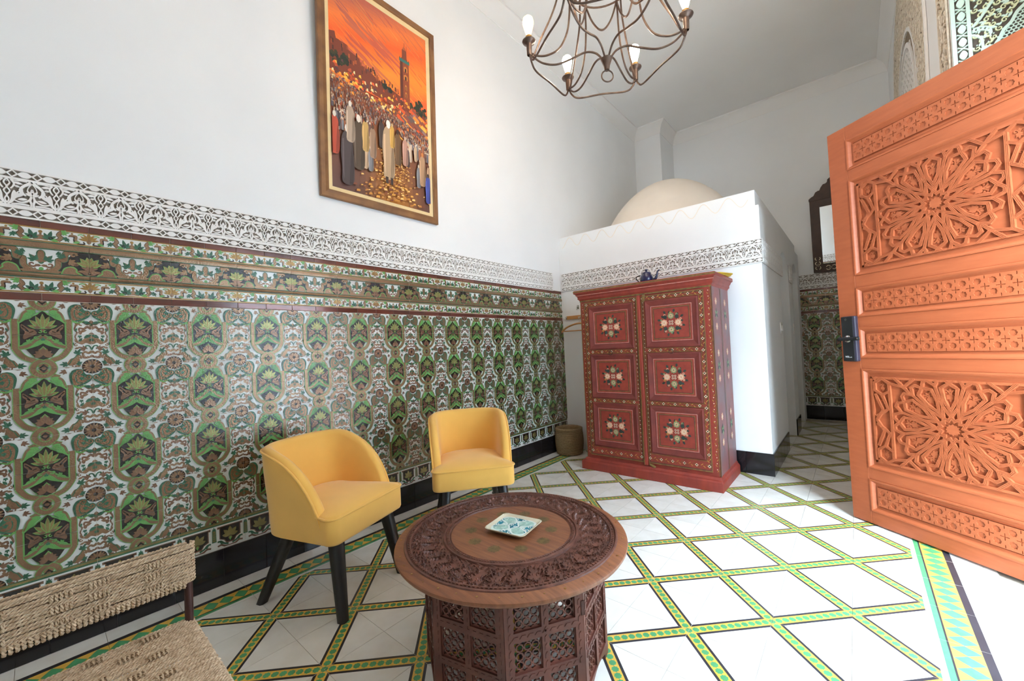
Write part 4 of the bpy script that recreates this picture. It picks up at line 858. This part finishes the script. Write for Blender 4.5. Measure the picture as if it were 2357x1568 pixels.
# stalls glowing, then the crowd from far to near
for k in range(260):
    s_ = rnd.random(); t_ = .56 - .10 * s_ + .035 * rnd.gauss(0, 1) + (.0 if s_ < .6 else .03); w = .01 + .03 * rnd.random(); pc([(s_, t_), (s_ + w, t_ - .004), (s_ + w * .8, t_ + .012), (s_ + w * .2, t_ + .01)], hx(rnd.choice(['ff9a2e', 'ffc04a', 'e8622a', 'b84a20', '7a3a2a', 'ffe0a0', '5c3a3c'])))
for k in range(120): s_ = .62 + .38 * rnd.random(); t_ = .34 + .2 * rnd.random(); pc([(s_, t_), (s_ + .07, t_ - .02), (s_ + .08, t_ - .005), (s_ + .02, t_ + .016)], hx(rnd.choice(['ff8a2a', 'd9541f', '8d4a38', '6a5550', 'ffb347', '7c3327', '94706a'])))
def figure(s_, t_, h, robe, head='3b241c', w=.21):
    W2 = h * w; rb = hx(robe); dk = tuple(x * .5 for x in rb); lt = tuple(min(1, x * 1.4 + .03) for x in rb); sm = h > .05
    body = [(s_ - W2 * .8, t_), (s_ + W2 * .7, t_ + .01 * h), (s_ + W2 * .95, t_ + h * .3), (s_ + W2 * .8, t_ + h * .62), (s_ + W2 * .75, t_ + h * .78), (s_ + W2 * .25, t_ + h * .88), (s_ - W2 * .25, t_ + h * .88), (s_ - W2 * .8, t_ + h * .77), (s_ - W2, t_ + h * .5), (s_ - W2 * .85, t_ + h * .25)]
    pc(crv(body, 3, True) if sm else body, rb)
    pc([(s_ + W2 * .15, t_), (s_ + W2 * .7, t_ + .01 * h), (s_ + W2 * .9, t_ + h * .3), (s_ + W2 * .7, t_ + h * .75), (s_ + W2 * .45, t_ + h * .5)], dk); pc([(s_ - W2 * .8, t_ + .2 * h), (s_ - W2 * .6, t_ + .05 * h), (s_ - W2 * .5, t_ + h * .74), (s_ - W2 * .75, t_ + h * .72)], lt)
    if sm:
        for k in range(7): x = s_ + W2 * (-.6 + .2 * k); pc([(x, t_ + .03 * h), (x + W2 * .07, t_ + .03 * h), (x * .75 + s_ * .25, t_ + h * .6)], mixc(rb, dk, .3 + .5 * rnd.random()))
    pc([(s_ + W2 * .36 * cos(k * .785), t_ + h * .92 + h * .075 * sin(k * .785)) for k in range(8)], hx(head))
CC = ['6a4a44', '8a6a58', 'b08a6a', '4a3a40', '9a5a3a', '7a7a80', 'c8a888', '3a3038', 'a84a2a', '5a5a6a', 'd0b8a0']
rows = []
for k in range(1900):
    d = rnd.random() ** 1.7; s_ = rnd.random(); t_ = .545 - .13 * s_ * (1 - d) - d * .27
    if abs(s_ - .55) < .17 * d * 1.6 and d > .35: continue
    rows.append((t_, s_, .010 + .05 * d * d))
for t_, s_, h in sorted(rows, reverse=True): figure(s_, t_, h, rnd.choice(CC), rnd.choice(['e0d4c4', '3b241c', 'c8b8a8', '6a3a2a']))
for k in range(520):        # golden cobbles of the path
    t_ = .27 * rnd.random(); s_ = .58 + .34 * (1 - t_ / .4) * rnd.gauss(0, .5); w = .012 + .03 * (1 - t_ / .3) * rnd.random(); pc([(s_, t_), (s_ + w, t_ + .003), (s_ + w * .9, t_ + w * .35), (s_ + w * .15, t_ + w * .3)], hx(rnd.choice(['e0a045', 'c8842e', 'f0c070', '9a5a2a', '7a4028', 'b87a3a'])))
for k in range(46):
    t_ = .30 - .26 * (k / 46) ** 1.3 * .7; s_ = rnd.random()
    if abs(s_ - .56) < .16: continue
    figure(s_, t_, .08 + .05 * (k / 46), rnd.choice(CC), rnd.choice(['e0d4c4', '3b241c', 'c8b8a8', '6a3a2a']))
for f in ((.02, .16, .2, 'b8452c', 'e0d4c4'), (.13, .03, .29, '3f3438', 'eae2d8'), (.235, .12, .27, '4a3a2c', 'e6dccf'), (.16, .24, .2, 'b09a86', 'e0d8cc'), (.30, .22, .17, 'c09a5a', '3b241c'), (.37, .2, .17, '9a7a62', '5a3a2a'), (.46, .27, .15, '3a2c2a', '2a1c18'), (.53, .12, .31, 'b99a78', 'f2eee6'), (.63, .21, .19, '6a4a2a', '3b241c'), (.57, .29, .13, 'd0a04a', 'd0b080'), (.71, .22, .16, 'b98a78', 'c8a890'), (.91, .14, .19, 'b08a68', 'c87a3a'), (.975, .05, .17, '3a4a9a', '2a1a1a')): figure(*f)
for x in (.505, .555): pc([(x - .012, .09), (x + .012, .09), (x + .014, .125), (x - .014, .125)], hx('2e1e1a'))
me = cvs.mesh('canvas', ['painted_canvas']); ca = me.color_attributes.new('Col', 'FLOAT_COLOR', 'CORNER'); data = []
for f, c in zip(cvs.f, cols): data += [c[0], c[1], c[2], 1.0] * len(f)
ca.data.foreach_set('color', data); put('canvas', me, pa)
# ---------------------------------------------------------------- chandelier
ch = thing('chandelier', 'iron wire chandelier with six candle bulbs hanging from the ceiling', 'chandelier', (1.538, .011, 3.0), (0, 0, 0))
CR = .45
def at(a, r, z): return (r * cos(a), r * sin(a), z)
ANG = [PI + .545 - k * PI / 3 for k in range(6)]
b = MB(); b.lathe([(.0, -.235), (.014, -.235), (.018, -.21), (.032, -.172), (.034, -.168), (.0, -.168)], 20); b.build('hub', 'iron', ch)
b = MB(); b.tube([(.034 * cos(2 * PI * k / 24) * .75, .034 * cos(2 * PI * k / 24) * .66, -.27 + .034 * sin(2 * PI * k / 24)) for k in range(24)], .004, 0, 8, True); b.build('finial_ring', 'iron', ch)
b = MB(); b.tube([(0, 0, .62), (0, 0, 1.52)], .008, 0, 10); b.lathe([(.0, 1.545), (.07, 1.545), (.065, 1.52), (.02, 1.5), (.0, 1.495)], 24); b.lathe([(0, .58), (.03, .6), (.035, .63), (.012, .66), (0, .66)], 20); b.build('rod', 'iron', ch)
b = MB(); b.tube([at(2 * PI * k / 48, .19, .30) for k in range(48)], .0055, 0, 8, True); b.build('upper_ring', 'iron', ch)
for k, a in enumerate(ANG):
    w = .0058
    b = MB(); b.tube(crv([at(a, .02, -.17), at(a, .06, -.125), at(a, .12, -.11), at(a, .2, -.135), at(a, .29, -.155), at(a, .37, -.135), at(a, .425, -.09), at(a, .445, -.06)], 7), w, 0, 8); b.build('lower_arm', 'iron', ch)
    b = MB(); b.tube(crv([at(a, .452, -.05), at(a, .44, -.085), at(a, .42, -.07), at(a, .375, .02), at(a, .31, .14), at(a, .265, .26), at(a, .245, .40), at(a, .15, .55), at(a, .03, .61)], 7), w, 0, 8); b.build('outer_arm', 'iron', ch)
    b = MB(); b.tube(crv([at(a, .445, -.06), at(a, .40, -.085), at(a, .34, -.09), at(a, .27, -.06), at(a, .22, .03), at(a, .2, .15), at(a, .19, .30), at(a, .13, .48), at(a, .03, .6)], 7), w, 0, 8); b.build('inner_arm', 'iron', ch)
    a2 = ANG[(k + 1) % 6]; P, Q = Vector(at(a, .45, -.06)), Vector(at(a2, .45, -.06)); d = (Q - P)
    b = MB(); b.tube(crv([tuple(P), tuple(P + d * .05 + Vector((0, 0, -.05))), tuple(P + d * .16 + Vector((0, 0, -.08))), tuple(P + d * .5 + Vector((0, 0, -.075))), tuple(P + d * .84 + Vector((0, 0, -.08))), tuple(P + d * .95 + Vector((0, 0, -.05))), tuple(Q)], 7), w, 0, 8); b.build('swag', 'iron', ch)
    P, Q = Vector(at(a, .19, .30)), Vector(at(a2, .19, .30)); d = Q - P
    b = MB(); b.tube(crv([tuple(P), tuple(P + d * .18 + Vector((0, 0, -.1))), tuple(P + d * .4 + Vector((0, 0, -.16))), tuple(P + d * .6 + Vector((0, 0, -.16))), tuple(P + d * .82 + Vector((0, 0, -.1))), tuple(Q)], 7), w, 0, 8); b.build('loop', 'iron', ch)
    c = at(a, CR, 0)
    b = MB(); b.lathe([(.013, -.075), (.015, -.07), (.017, -.01), (.02, -.004), (.037, .004), (.041, .011), (.040, .014), (.022, .008), (.0, .008)], 24, 0, c); h = b.build('candle_cup', 'iron', ch)
    b = MB(); b.lathe([(.018, .006), (.0225, .012), (.021, .02), (.0225, .028), (.019, .042), (.0, .043)], 20, 0, c); b.build('socket', 'brass', h)
    b = MB(); b.lathe([(.0135, .042), (.015, .055), (.024, .085), (.032, .115), (.0335, .13), (.029, .150), (.016, .163), (.0, .167)], 24, 0, c); b.build('bulb', 'bulb_amber' if k == 0 else 'bulb', h)
# ---------------------------------------------------------------- mirror
mi = thing('wall_mirror', 'tall wooden wall mirror with mother-of-pearl inlay and scalloped crest', 'mirror', (2.50, BY - .004, 1.995), (R(90 + 5.2), 0, 0))
b = MB(); b.plate([(-.32, 0), (-.22, -.01), (.22, -.01), (.32, 0), (.32, .97), (-.32, .97)], [[(-.215, .11), (.215, .11), (.215, .862), (-.215, .862)]], 0, .03, 0); b.build('mirror_frame', 'mirror_wood', mi, bevel=.003)
half = [(.325, .955), (.325, .985), (.30, 1.005), (.27, 1.02), (.25, 1.06), (.222, 1.075), (.205, 1.075), (.19, 1.11), (.165, 1.145), (.135, 1.15), (.12, 1.165), (.115, 1.195), (.075, 1.225), (.055, 1.225), (.045, 1.255), (.03, 1.29), (0, 1.305)]
b = MB(); b.prism([(-x, y) for x, y in half[:-1]] + [(x, y) for x, y in half[::-1]], .002, .034, 0); b.build('crest', 'mirror_wood', mi, bevel=.003)
b = MB(); b.box(-.22, .22, .105, .867, .006, .012); b.build('mirror_pane', 'mirror_glass', mi)
p = Pat(1, (-.4, .4, -.2, 1.4), .0335, 2e-5, 0, (0, 0)); V = lambda y: -y
def motif(x, y, rot):
    c, s_ = cos(rot), sin(rot); T2 = lambda q: [(x + c * a - s_ * d, V(y + s_ * a + c * d)) for a, d in q]
    for sg in (1, -1):
        p.stroke(T2([(sg * .012, .052), (sg * .028, .034), (sg * .02, .012)]), .009, 0, n=3); p.stroke(T2([(sg * .012, -.052), (sg * .028, -.034), (sg * .02, -.012)]), .009, 0, n=3)
    for q in ((0, .012), (0, -.012), (.012, 0), (-.012, 0)): p.leaf(*T2([q])[0], math.degrees(rot) + 90, .013, .009, 0)
for sx in (-1, 1):
    for k in range(7): motif(sx * .268, .09 + .125 * k, 0)
for y in (.05, .915):
    for k in range(3): motif(-.13 + .13 * k, y, PI / 2)
for z_ in (0,):
    p.z = .0345
    for sx in (-1, 1):
        for k in range(8): p.leaf(sx * .19, V(1.035), 45 * k, .045, .014, 0)
        p.stroke([(sx * .11, V(1.0)), (sx * .1, V(1.04)), (sx * .06, V(1.07)), (sx * .03, V(1.08))], .012, 0); motif(sx * .12, 1.12, .3 * sx)
    for k in range(8): p.leaf(0, V(1.16), 45 * k, .05, .016, 0)
p.build('pearl_inlay', 'shell', mi)
# ---------------------------------------------------------------- carved entrance door
DA = math.atan2(-.623, .782)
dr = thing('door_1', 'open carved orange cedar door with star panels and black lock', 'door', (2.510, 1.13, .008), (R(90), R(-.55), DA)); dr['kind'] = 'structure'
DWd, DHt = 1.06, 2.425; SX0, SX1 = .112, .948
PR = ((.075, .268), (.335, .931), (.995, 1.18), (1.247, 1.425), (1.498, 2.09), (2.15, 2.34))
for x0, x1 in ((0, SX0), (SX1, DWd)): b = MB(); b.box(x0, x1, 0, DHt, -.05, 0); b.build('stile', 'door_wood', dr, bevel=.002)
ys = [0] + [v for q in PR for v in q] + [DHt]
for k in range(0, len(ys), 2): b = MB(); b.box(SX0 + .0006, SX1 - .0006, ys[k], ys[k + 1], -.048, -.0004); b.build('rail', 'door_wood', dr, bevel=.002)
def offs(P, d, closed):
    K = len(P); o = []
    for k in range(K):
        a = P[(k - 1) % K] if (k or closed) else P[0]; c = P[(k + 1) % K] if (k < K - 1 or closed) else P[-1]
        d1 = (P[k][0] - a[0], P[k][1] - a[1]); d2 = (c[0] - P[k][0], c[1] - P[k][1]); l1 = math.hypot(*d1); l2 = math.hypot(*d2)
        n1 = (-d1[1] / l1, d1[0] / l1) if l1 else None; n2 = (-d2[1] / l2, d2[0] / l2) if l2 else None
        n1 = n1 or n2; n2 = n2 or n1; mx, my = n1[0] + n2[0], n1[1] + n2[1]; l = math.hypot(mx, my) or 1; q = d / max(.35, l / 2); o.append((P[k][0] + mx / l * q, P[k][1] + my / l * q))
    return o
def strap(p, P, closed=False, w=.0145):
    p.h = .009; p.z = p.z0; p.zz = getattr(p, 'zz', 0) + 2e-5; p.z += p.zz; p.stroke(P, w, 0, smooth=False, closed=closed)
    p.h = .003
    for d, ww in ((-.0052, .0036), (0, .0036), (.0052, .0036)): p.z = p.z0 + .0022 + p.zz; p.stroke(offs(P, d, closed), ww, 0, smooth=False, closed=closed)
def palm(p, x, y, a, s):
    """small carved leaf with two curls, axis towards angle a"""
    p.h = .004; c, sn = cos(R(a)), sin(R(a)); T2 = lambda u, v: (x + s * (u * c - v * sn), y - s * (u * sn + v * c))
    p.z = p.zl; p.eps = 6e-5
    for ang, l in ((180, 1.0), (150, .8), (210, .8), (120, .55), (240, .55)): q = T2(.05, 0); p.leaf(q[0], q[1], a + ang, s * l, s * .36, 0)
    for sg in (1, -1):
        p.stroke([T2(.0, 0), T2(.35, sg * .12), T2(.62, sg * .36), T2(.5, sg * .62), T2(.25, sg * .5), T2(.32, sg * .32)], s * .16, 0, n=3)
    q = T2(.4, 0); p.leaf(q[0], q[1], a, s * .45, s * .3, 0); p.eps = 2e-5
def star_panel(hh):
    W2, H2 = .3738, hh; p = Pat(1, (-W2, W2, -H2, H2), 0, 2e-5, .009, (0, 0)); p.z0 = -.0045; p.zl = -.0095; base = -.0135
    p.box(-W2, W2, -H2, H2, -.03, base)
    pol = lambda r, a: (r * cos(R(a)), -r * sin(R(a)))
    for k in range(12):
        a = 30 * k; strap(p, [pol(.096, a), pol(.15, a + 9.5), pol(.213, a + 9.3), pol(.222, a + 5.2), pol(.236, a), pol(.222, a - 5.2), pol(.213, a - 9.3), pol(.15, a - 9.5)], True)
        strap(p, [pol(.066, a), pol(.118, a + 15)]); strap(p, [pol(.066, a), pol(.118, a - 15)]); strap(p, [pol(.118, a + 15), pol(.228, a + 15)], False, .006)
        strap(p, [pol(.236, a), pol(.262, a + 5), pol(.262, a + 10), pol(.228, a + 15), pol(.262, a + 20), pol(.262, a + 25), pol(.236, a + 30)])
        palm(p, *pol(.176, a), a, .040)
    p.z0 -= .001; strap(p, [pol(.066 if j % 2 == 0 else .047, 15 * j) for j in range(24)], True, .012)
    p.h = .005; p.z = -.007
    for k in range(6): p.leaf(0, 0, 60 * k + 30, .03, .016, 0); p.disc(.022 * cos(R(60 * k)), .022 * sin(R(60 * k)), .006, 0, n=8)
    p.disc(0, 0, .007, 0)
    p.z0 += .001
    for sx in (1, -1):
        for sy in (1, -1):
            q = lambda P: [(sx * a, sy * c) for a, c in P]; hy = H2
            strap(p, q([(.312, hy - .008), (.352, hy - .035), (.352, hy - .08), (.315, hy - .105), (.275, hy - .08), (.275, hy - .035)]), True); palm(p, sx * .314, sy * (hy - .06), 90, .026)
            strap(p, q([(.275, hy - .08), (.272, 0)])); strap(p, q([(.352, hy - .1), (.315, .06), (.352, 0)])); strap(p, q([(.315, hy - .105), (.285, .07), (.352, .02)])); palm(p, sx * .325, sy * .1, 270 if sy > 0 else 90, .024)
            strap(p, q([(.275, hy - .035), (.2, hy - .05), (.15, hy)])); strap(p, q([(.352, hy - .02), (.34, hy)])); strap(p, q([(.25, hy), (.175, .17)])); palm(p, sx * .225, sy * (hy - .022), 90 if sy < 0 else 270, .024)
    for b0 in ((-W2, W2, H2 - .012, H2), (-W2, W2, -H2, -H2 + .012), (-W2, -W2 + .012, -H2, H2), (W2 - .012, W2, -H2, H2)): p.box(*b0, -.015, -.003)
    return p.mesh('star_carving', ['door_wood'])
def strip_panel(hh):
    W2 = .381; n = 14; px = 2 * W2 / n; H2 = hh; py = H2; holes = []
    def tr(P):
        q = dedupe(clip(P, -W2 + .004, W2 - .004, -H2 + .003, H2 - .003))
        if len(q) > 3 and abs(area2(q)) > 8e-6: holes.append(q)
    l, w = .0165, .0021
    for i in range(n):
        for j in (-1, 1): tr(star(.0165, .0135, 8, 0, (-W2 + px * (i + .5), j * py / 2)))
    for i in range(n + 1):
        for j in (-1, 0, 1):
            x, y = -W2 + px * i, j * py; tr([(x + a, y + c) for a, c in ((-w, -l), (w, -l), (w, -w), (l, -w), (l, w), (w, w), (w, l), (-w, l), (-w, w), (-l, w), (-l, -w), (-w, -w))])
    b = MB(); b.plate([(-W2, -H2), (W2, -H2), (W2, H2), (-W2, H2)], holes, -.012, -.006, 0); b.box(-W2, W2, -H2, H2, -.03, -.0105); return b.mesh('strip_carving', ['door_wood'])
SPm = star_panel(.253); STm = strip_panel(.0545)
for k, (y0, y1) in enumerate(PR):
    b = MB(); q = []; m_, x0, x1 = MB(), SX0 + .0006, SX1 - .0006
    def rg(i, z): return [(x0 + i, y0 + i, z), (x1 - i, y0 + i, z), (x1 - i, y1 - i, z), (x0 + i, y1 - i, z)]
    big = y1 - y0 > .3; I = (.045 if big else .0375)
    m_.loft([rg(0, -.02), rg(0, .0035), rg(.006, .004), rg(.012, .002), rg(.018, -.006), rg(.024, -.012), rg(.034, -.014), rg(I - .002, -.014), rg(I, -.006), rg(I + .002, -.02)], 0, True, False); pn = m_.build('door_panel', 'door_wood', dr, bevel=0)
    put('star_carving' if big else 'strip_carving', SPm if big else STm, pn, ((x0 + x1) / 2, (y0 + y1) / 2, 0))
b = MB(); b.box(.033, .115, .975, 1.255, .0, .03); lk = b.build('smart_lock', 'lock_side', dr, bevel=.008)
b = MB(); b.box(.035, .104, .978, 1.252, .03, .033); b.build('lock_face', 'lock_black', lk, bevel=.006)
b = MB(); b.lathe([(.021, .033), (.021, .036), (.018, .038), (0, .038)], 24, 0, (.07, 1.115, 0)); b.build('thumb_turn', 'chrome', lk)
b = MB(); b.box(.018, .150, 1.104, 1.127, .040, .052); b.build('lock_lever', 'lock_black', lk, bevel=.008)
b = MB(); b.lathe([(.0045, .052), (.0035, .0526), (0, .0526)], 12, 0, (.14, 1.1155, 0)); b.lathe([(.0055, .033), (.0055, .034), (.004, .034)], 16, 0, (.064, 1.235, 0)); b.build('screw', 'chrome', lk)
def text(body, size, loc, parent):
    cu = bpy.data.curves.new('lettering', 'FONT'); cu.body = body; cu.size = size; cu.extrude = .0002; o = bpy.data.objects.new('tmp', cu); COL.objects.link(o)
    me = bpy.data.meshes.new_from_object(o.evaluated_get(bpy.context.evaluated_depsgraph_get())); bpy.data.objects.remove(o); me.materials.clear(); me.materials.append(MATS['white_print']); return put('lettering', me, parent, loc)
text('VGL', .0145, (.048, 1.0, .0334), lk); text('ock', .008, (.076, 1.0, .0334), lk)
b = MB(); b.box(.0, .003, .35, .5, -.04, -.01); 
# ---------------------------------------------------------------- carved stucco on the right wall and the door reveal
RW = (R(90), 0, R(-90))
YC = 2.9
def arch_pts(hw, spring, apex, n=12):
    L = [(hw * math.cos(PI / 2 * k / n) ** .85 if k < n else 0., spring + (apex - spring) * math.sin(PI / 2 * k / n) ** 1.0) for k in range(n + 1)]
    return [(-x, y) for x, y in L] + [(x, y) for x, y in L[-2::-1]]
sp = MB(); fld = [(-1.22, 2.1)] + arch_pts(1.22, 3.2, 4.32) + [(1.12, 2.1)]; win = [(-.62, 2.1)] + arch_pts(.62, 2.95, 3.62) + [(.62, 2.1)]
sp.prism(fld, 0, .004, 0); cs = sp.build('carved_arch_field', 'stucco_aged_back', wall_right, (RX, YC, 0), RW)
p = Pat(1, (-1.3, 1.3, -4.5, -2.0), .012, 2e-6, .010, (0, 0))
def inside(P, x, y):
    c = False
    for i in range(len(P)):
        a, b_ = P[i - 1], P[i]
        if (a[1] > y) != (b_[1] > y) and x < (b_[0] - a[0]) * (y - a[1]) / (b_[1] - a[1]) + a[0]: c = not c
    return c
big = [(x * 1.22, 2.1 + (y - 2.1) * 1.08) for x, y in win]
gx = -1.2
while gx < 1.2:
    gy = 2.12
    while gy < 4.3:
        x, y = gx + rnd.uniform(-.01, .01), gy + rnd.uniform(-.01, .01)
        if inside(fld, x, y) and not inside(big, x, y):
            p.leaf(x, -y, rnd.choice((30, 80, 150, 210, 300)), .05, .03, 0)
            if rnd.random() < .6: p.curl(x, -y, .02, rnd.random() * 360, .8, .009, 0)
        gy += .045
    gx += .045
p.build('carved_leafwork', 'stucco_aged', cs)
p = Pat(1, (-1.3, 1.3, -4.6, -2.0), .016, 1e-5, .014, (0, 0))
p.stroke([(x, -y) for x, y in fld], .035, 0, smooth=False); p.stroke([(x * 1.2, -(2.1 + (y - 2.1) * 1.07)) for x, y in win], .03, 0, smooth=False); p.stroke([(x, -y) for x, y in win], .04, 0, smooth=False)
p.build('arch_moulding', 'stucco_white', cs)
p = Pat(1, (-.62, .62, -3.62, -2.1), .006, 1e-5, .004, (0, 0)); p.z = .008
for i in range(-6, 7):
    for j in range(14):
        x, y = i * .1 + (.05 if j % 2 else 0), 2.15 + j * .11
        if inside(win, x, y): p.stroke([(x + .058 * cos(k * PI / 4), -y - .062 * sin(k * PI / 4)) for k in range(8)], .014, 0, smooth=False, closed=True); p.leaf(x, -y + .03, 90, .06, .02, 0)
p.build('arch_window_tracery', 'stucco_white', cs)
p = Pat(1, (-.14, .14, -3.6, -2.0), .01, 2e-6, .008, (0, 0))
for k in range(110): p.curl(rnd.uniform(-.1, .1), -2.05 - 1.5 * k / 110, .03, rnd.random() * 360, 1, .011, 0); p.leaf(rnd.uniform(-.1, .1), -2.05 - 1.5 * k / 110, rnd.random() * 360, .05, .02, 0)
for x in (-.125, .125): p.stroke([(x, -2.0), (x, -3.6)], .02, 0, smooth=False)
q = MB(); q.box(-.135, .135, 2.0, 3.6, 0, .003); rs = q.build('reveal_band_back', 'stucco_aged_back', wall_right, (RX, 1.12, 0), RW); p.build('reveal_band', 'stucco_aged', rs)
# mint reveal panel, facing the viewer, above the open door
mb = MB(); mb.box(.0, .33, 2.0, 3.39, 0, .003); mk = mb.build('reveal_panel', 'mint_back', wall_right, (RX + .001, .97, 0), FW)
p = Pat(1, (.0, .33, -3.39, -2.0), .012, 1e-5, .01, (0, 0))
for x, w in ((.008, .016), (.062, .014), (.322, .016)): p.stroke([(x, -2.0), (x, -3.39)], w, 0, smooth=False)
for k in range(20):
    y = 2.03 + .068 * k; p.blob([(.037, -y + .024), (.052, -y), (.037, -y - .024), (.022, -y)], 0); p.stroke([(.018, -y - .024), (.054, -y - .046)], .005, 0, smooth=False); p.stroke([(.054, -y - .024), (.018, -y - .046)], .005, 0, smooth=False)
hexr = .0088
hb_ = [(.135, 2.0), (.135, 2.56), (.16, 2.6), (.175, 2.635), (.2, 2.66), (.22, 2.70), (.25, 2.73), (.27, 2.77), (.32, 2.80), (.32, 2.0)]
p.stroke([(x, -y) for x, y in hb_[1:9]], .014, 0, n=3)
yy = 2.02; r_ = 0
while yy < 2.8:
    xx = .13 + (hexr * .866 if r_ % 2 else 0)
    while xx < .32:
        if inside(hb_, xx, yy):
            p.z = .009; O = [(xx + hexr * cos(PI / 6 + k * PI / 3), -yy - hexr * sin(PI / 6 + k * PI / 3)) for k in range(6)]; I_ = [(xx + hexr * .74 * cos(PI / 6 + k * PI / 3), -yy - hexr * .74 * sin(PI / 6 + k * PI / 3)) for k in range(6)]
            for k in range(6): p.add([O[k], O[(k + 1) % 6], I_[(k + 1) % 6], I_[k]], 0, False, False)
        xx += hexr * 1.732
    yy += hexr * 1.5; r_ += 1
p.z = .0125; p.add([(.262 + a, -2.585 + c) for a, c in star(.034, .014, 5, -PI / 2)], 0)
for ax, ay, s_ in ((.075, 2.69, 1), (.10, 2.58, 1), (.075, 2.47, 1)):       # beaded lobes
    P = [(ax, -ay), (ax + .03, -ay + .003), (ax + .055, -ay + .02), (ax + .06, -ay + .05)]; p.stroke(P, .007, 0); p.stroke([(x - .004, y + .016) for x, y in P], .006, 0)
    for k in range(6): t = (k + .5) / 6; q = crv(P, 6)[int(t * 18)]; p.disc(q[0] - .002, q[1] + .008, .0058, 0, n=8)
p.stroke([(.072, -2.66), (.1, -2.63), (.105, -2.58), (.12, -2.54), (.115, -2.48)], .01, 0); p.stroke([(.128, -2.56), (.128, -2.2)], .012, 0, smooth=False); p.stroke([(.145, -3.3), (.145, -2.80), (.10, -2.73), (.072, -2.70)], .012, 0, smooth=False)
p.eps = 4e-6; gy = 2.32; row = 0
while gy < 3.34:        # regular scrolls with a leaf and a bead each
    gx = .085 + (.019 if row % 2 else 0); col = 0
    while gx < .312:
        if not inside(hb_, gx + .006, gy) and not inside(hb_, gx - .01, gy - .016):
            a = (40 if (row + col) % 2 else 140) + rnd.uniform(-15, 15); p.z = .0105 + rnd.random() * .001
            p.curl(gx, -gy, .0135, a, 1.1, .0058, 1); p.leaf(gx + .012 * cos(R(a)), -gy - .012 * sin(R(a)), a + 25, .026, .0115, 1 if col % 2 else 0); p.leaf(gx - .01 * cos(R(a)), -gy + .01 * sin(R(a)), a + 200, .02, .009, 0); p.disc(gx, -gy - .017, .003, 0, n=7)
        gx += .038; col += 1
    gy += .033; row += 1
p.eps = 1e-5
for k in range(9):
    for j in range(4): x, y = .085 + .012 * j + (.006 if k % 2 else 0), 2.83 + .012 * k; p.add([(x - .005, -y), (x + .005, -y), (x, -y - .009)], 0)
p.build('pierced_reveal', ['mint', 'mint_yellow'], mk)
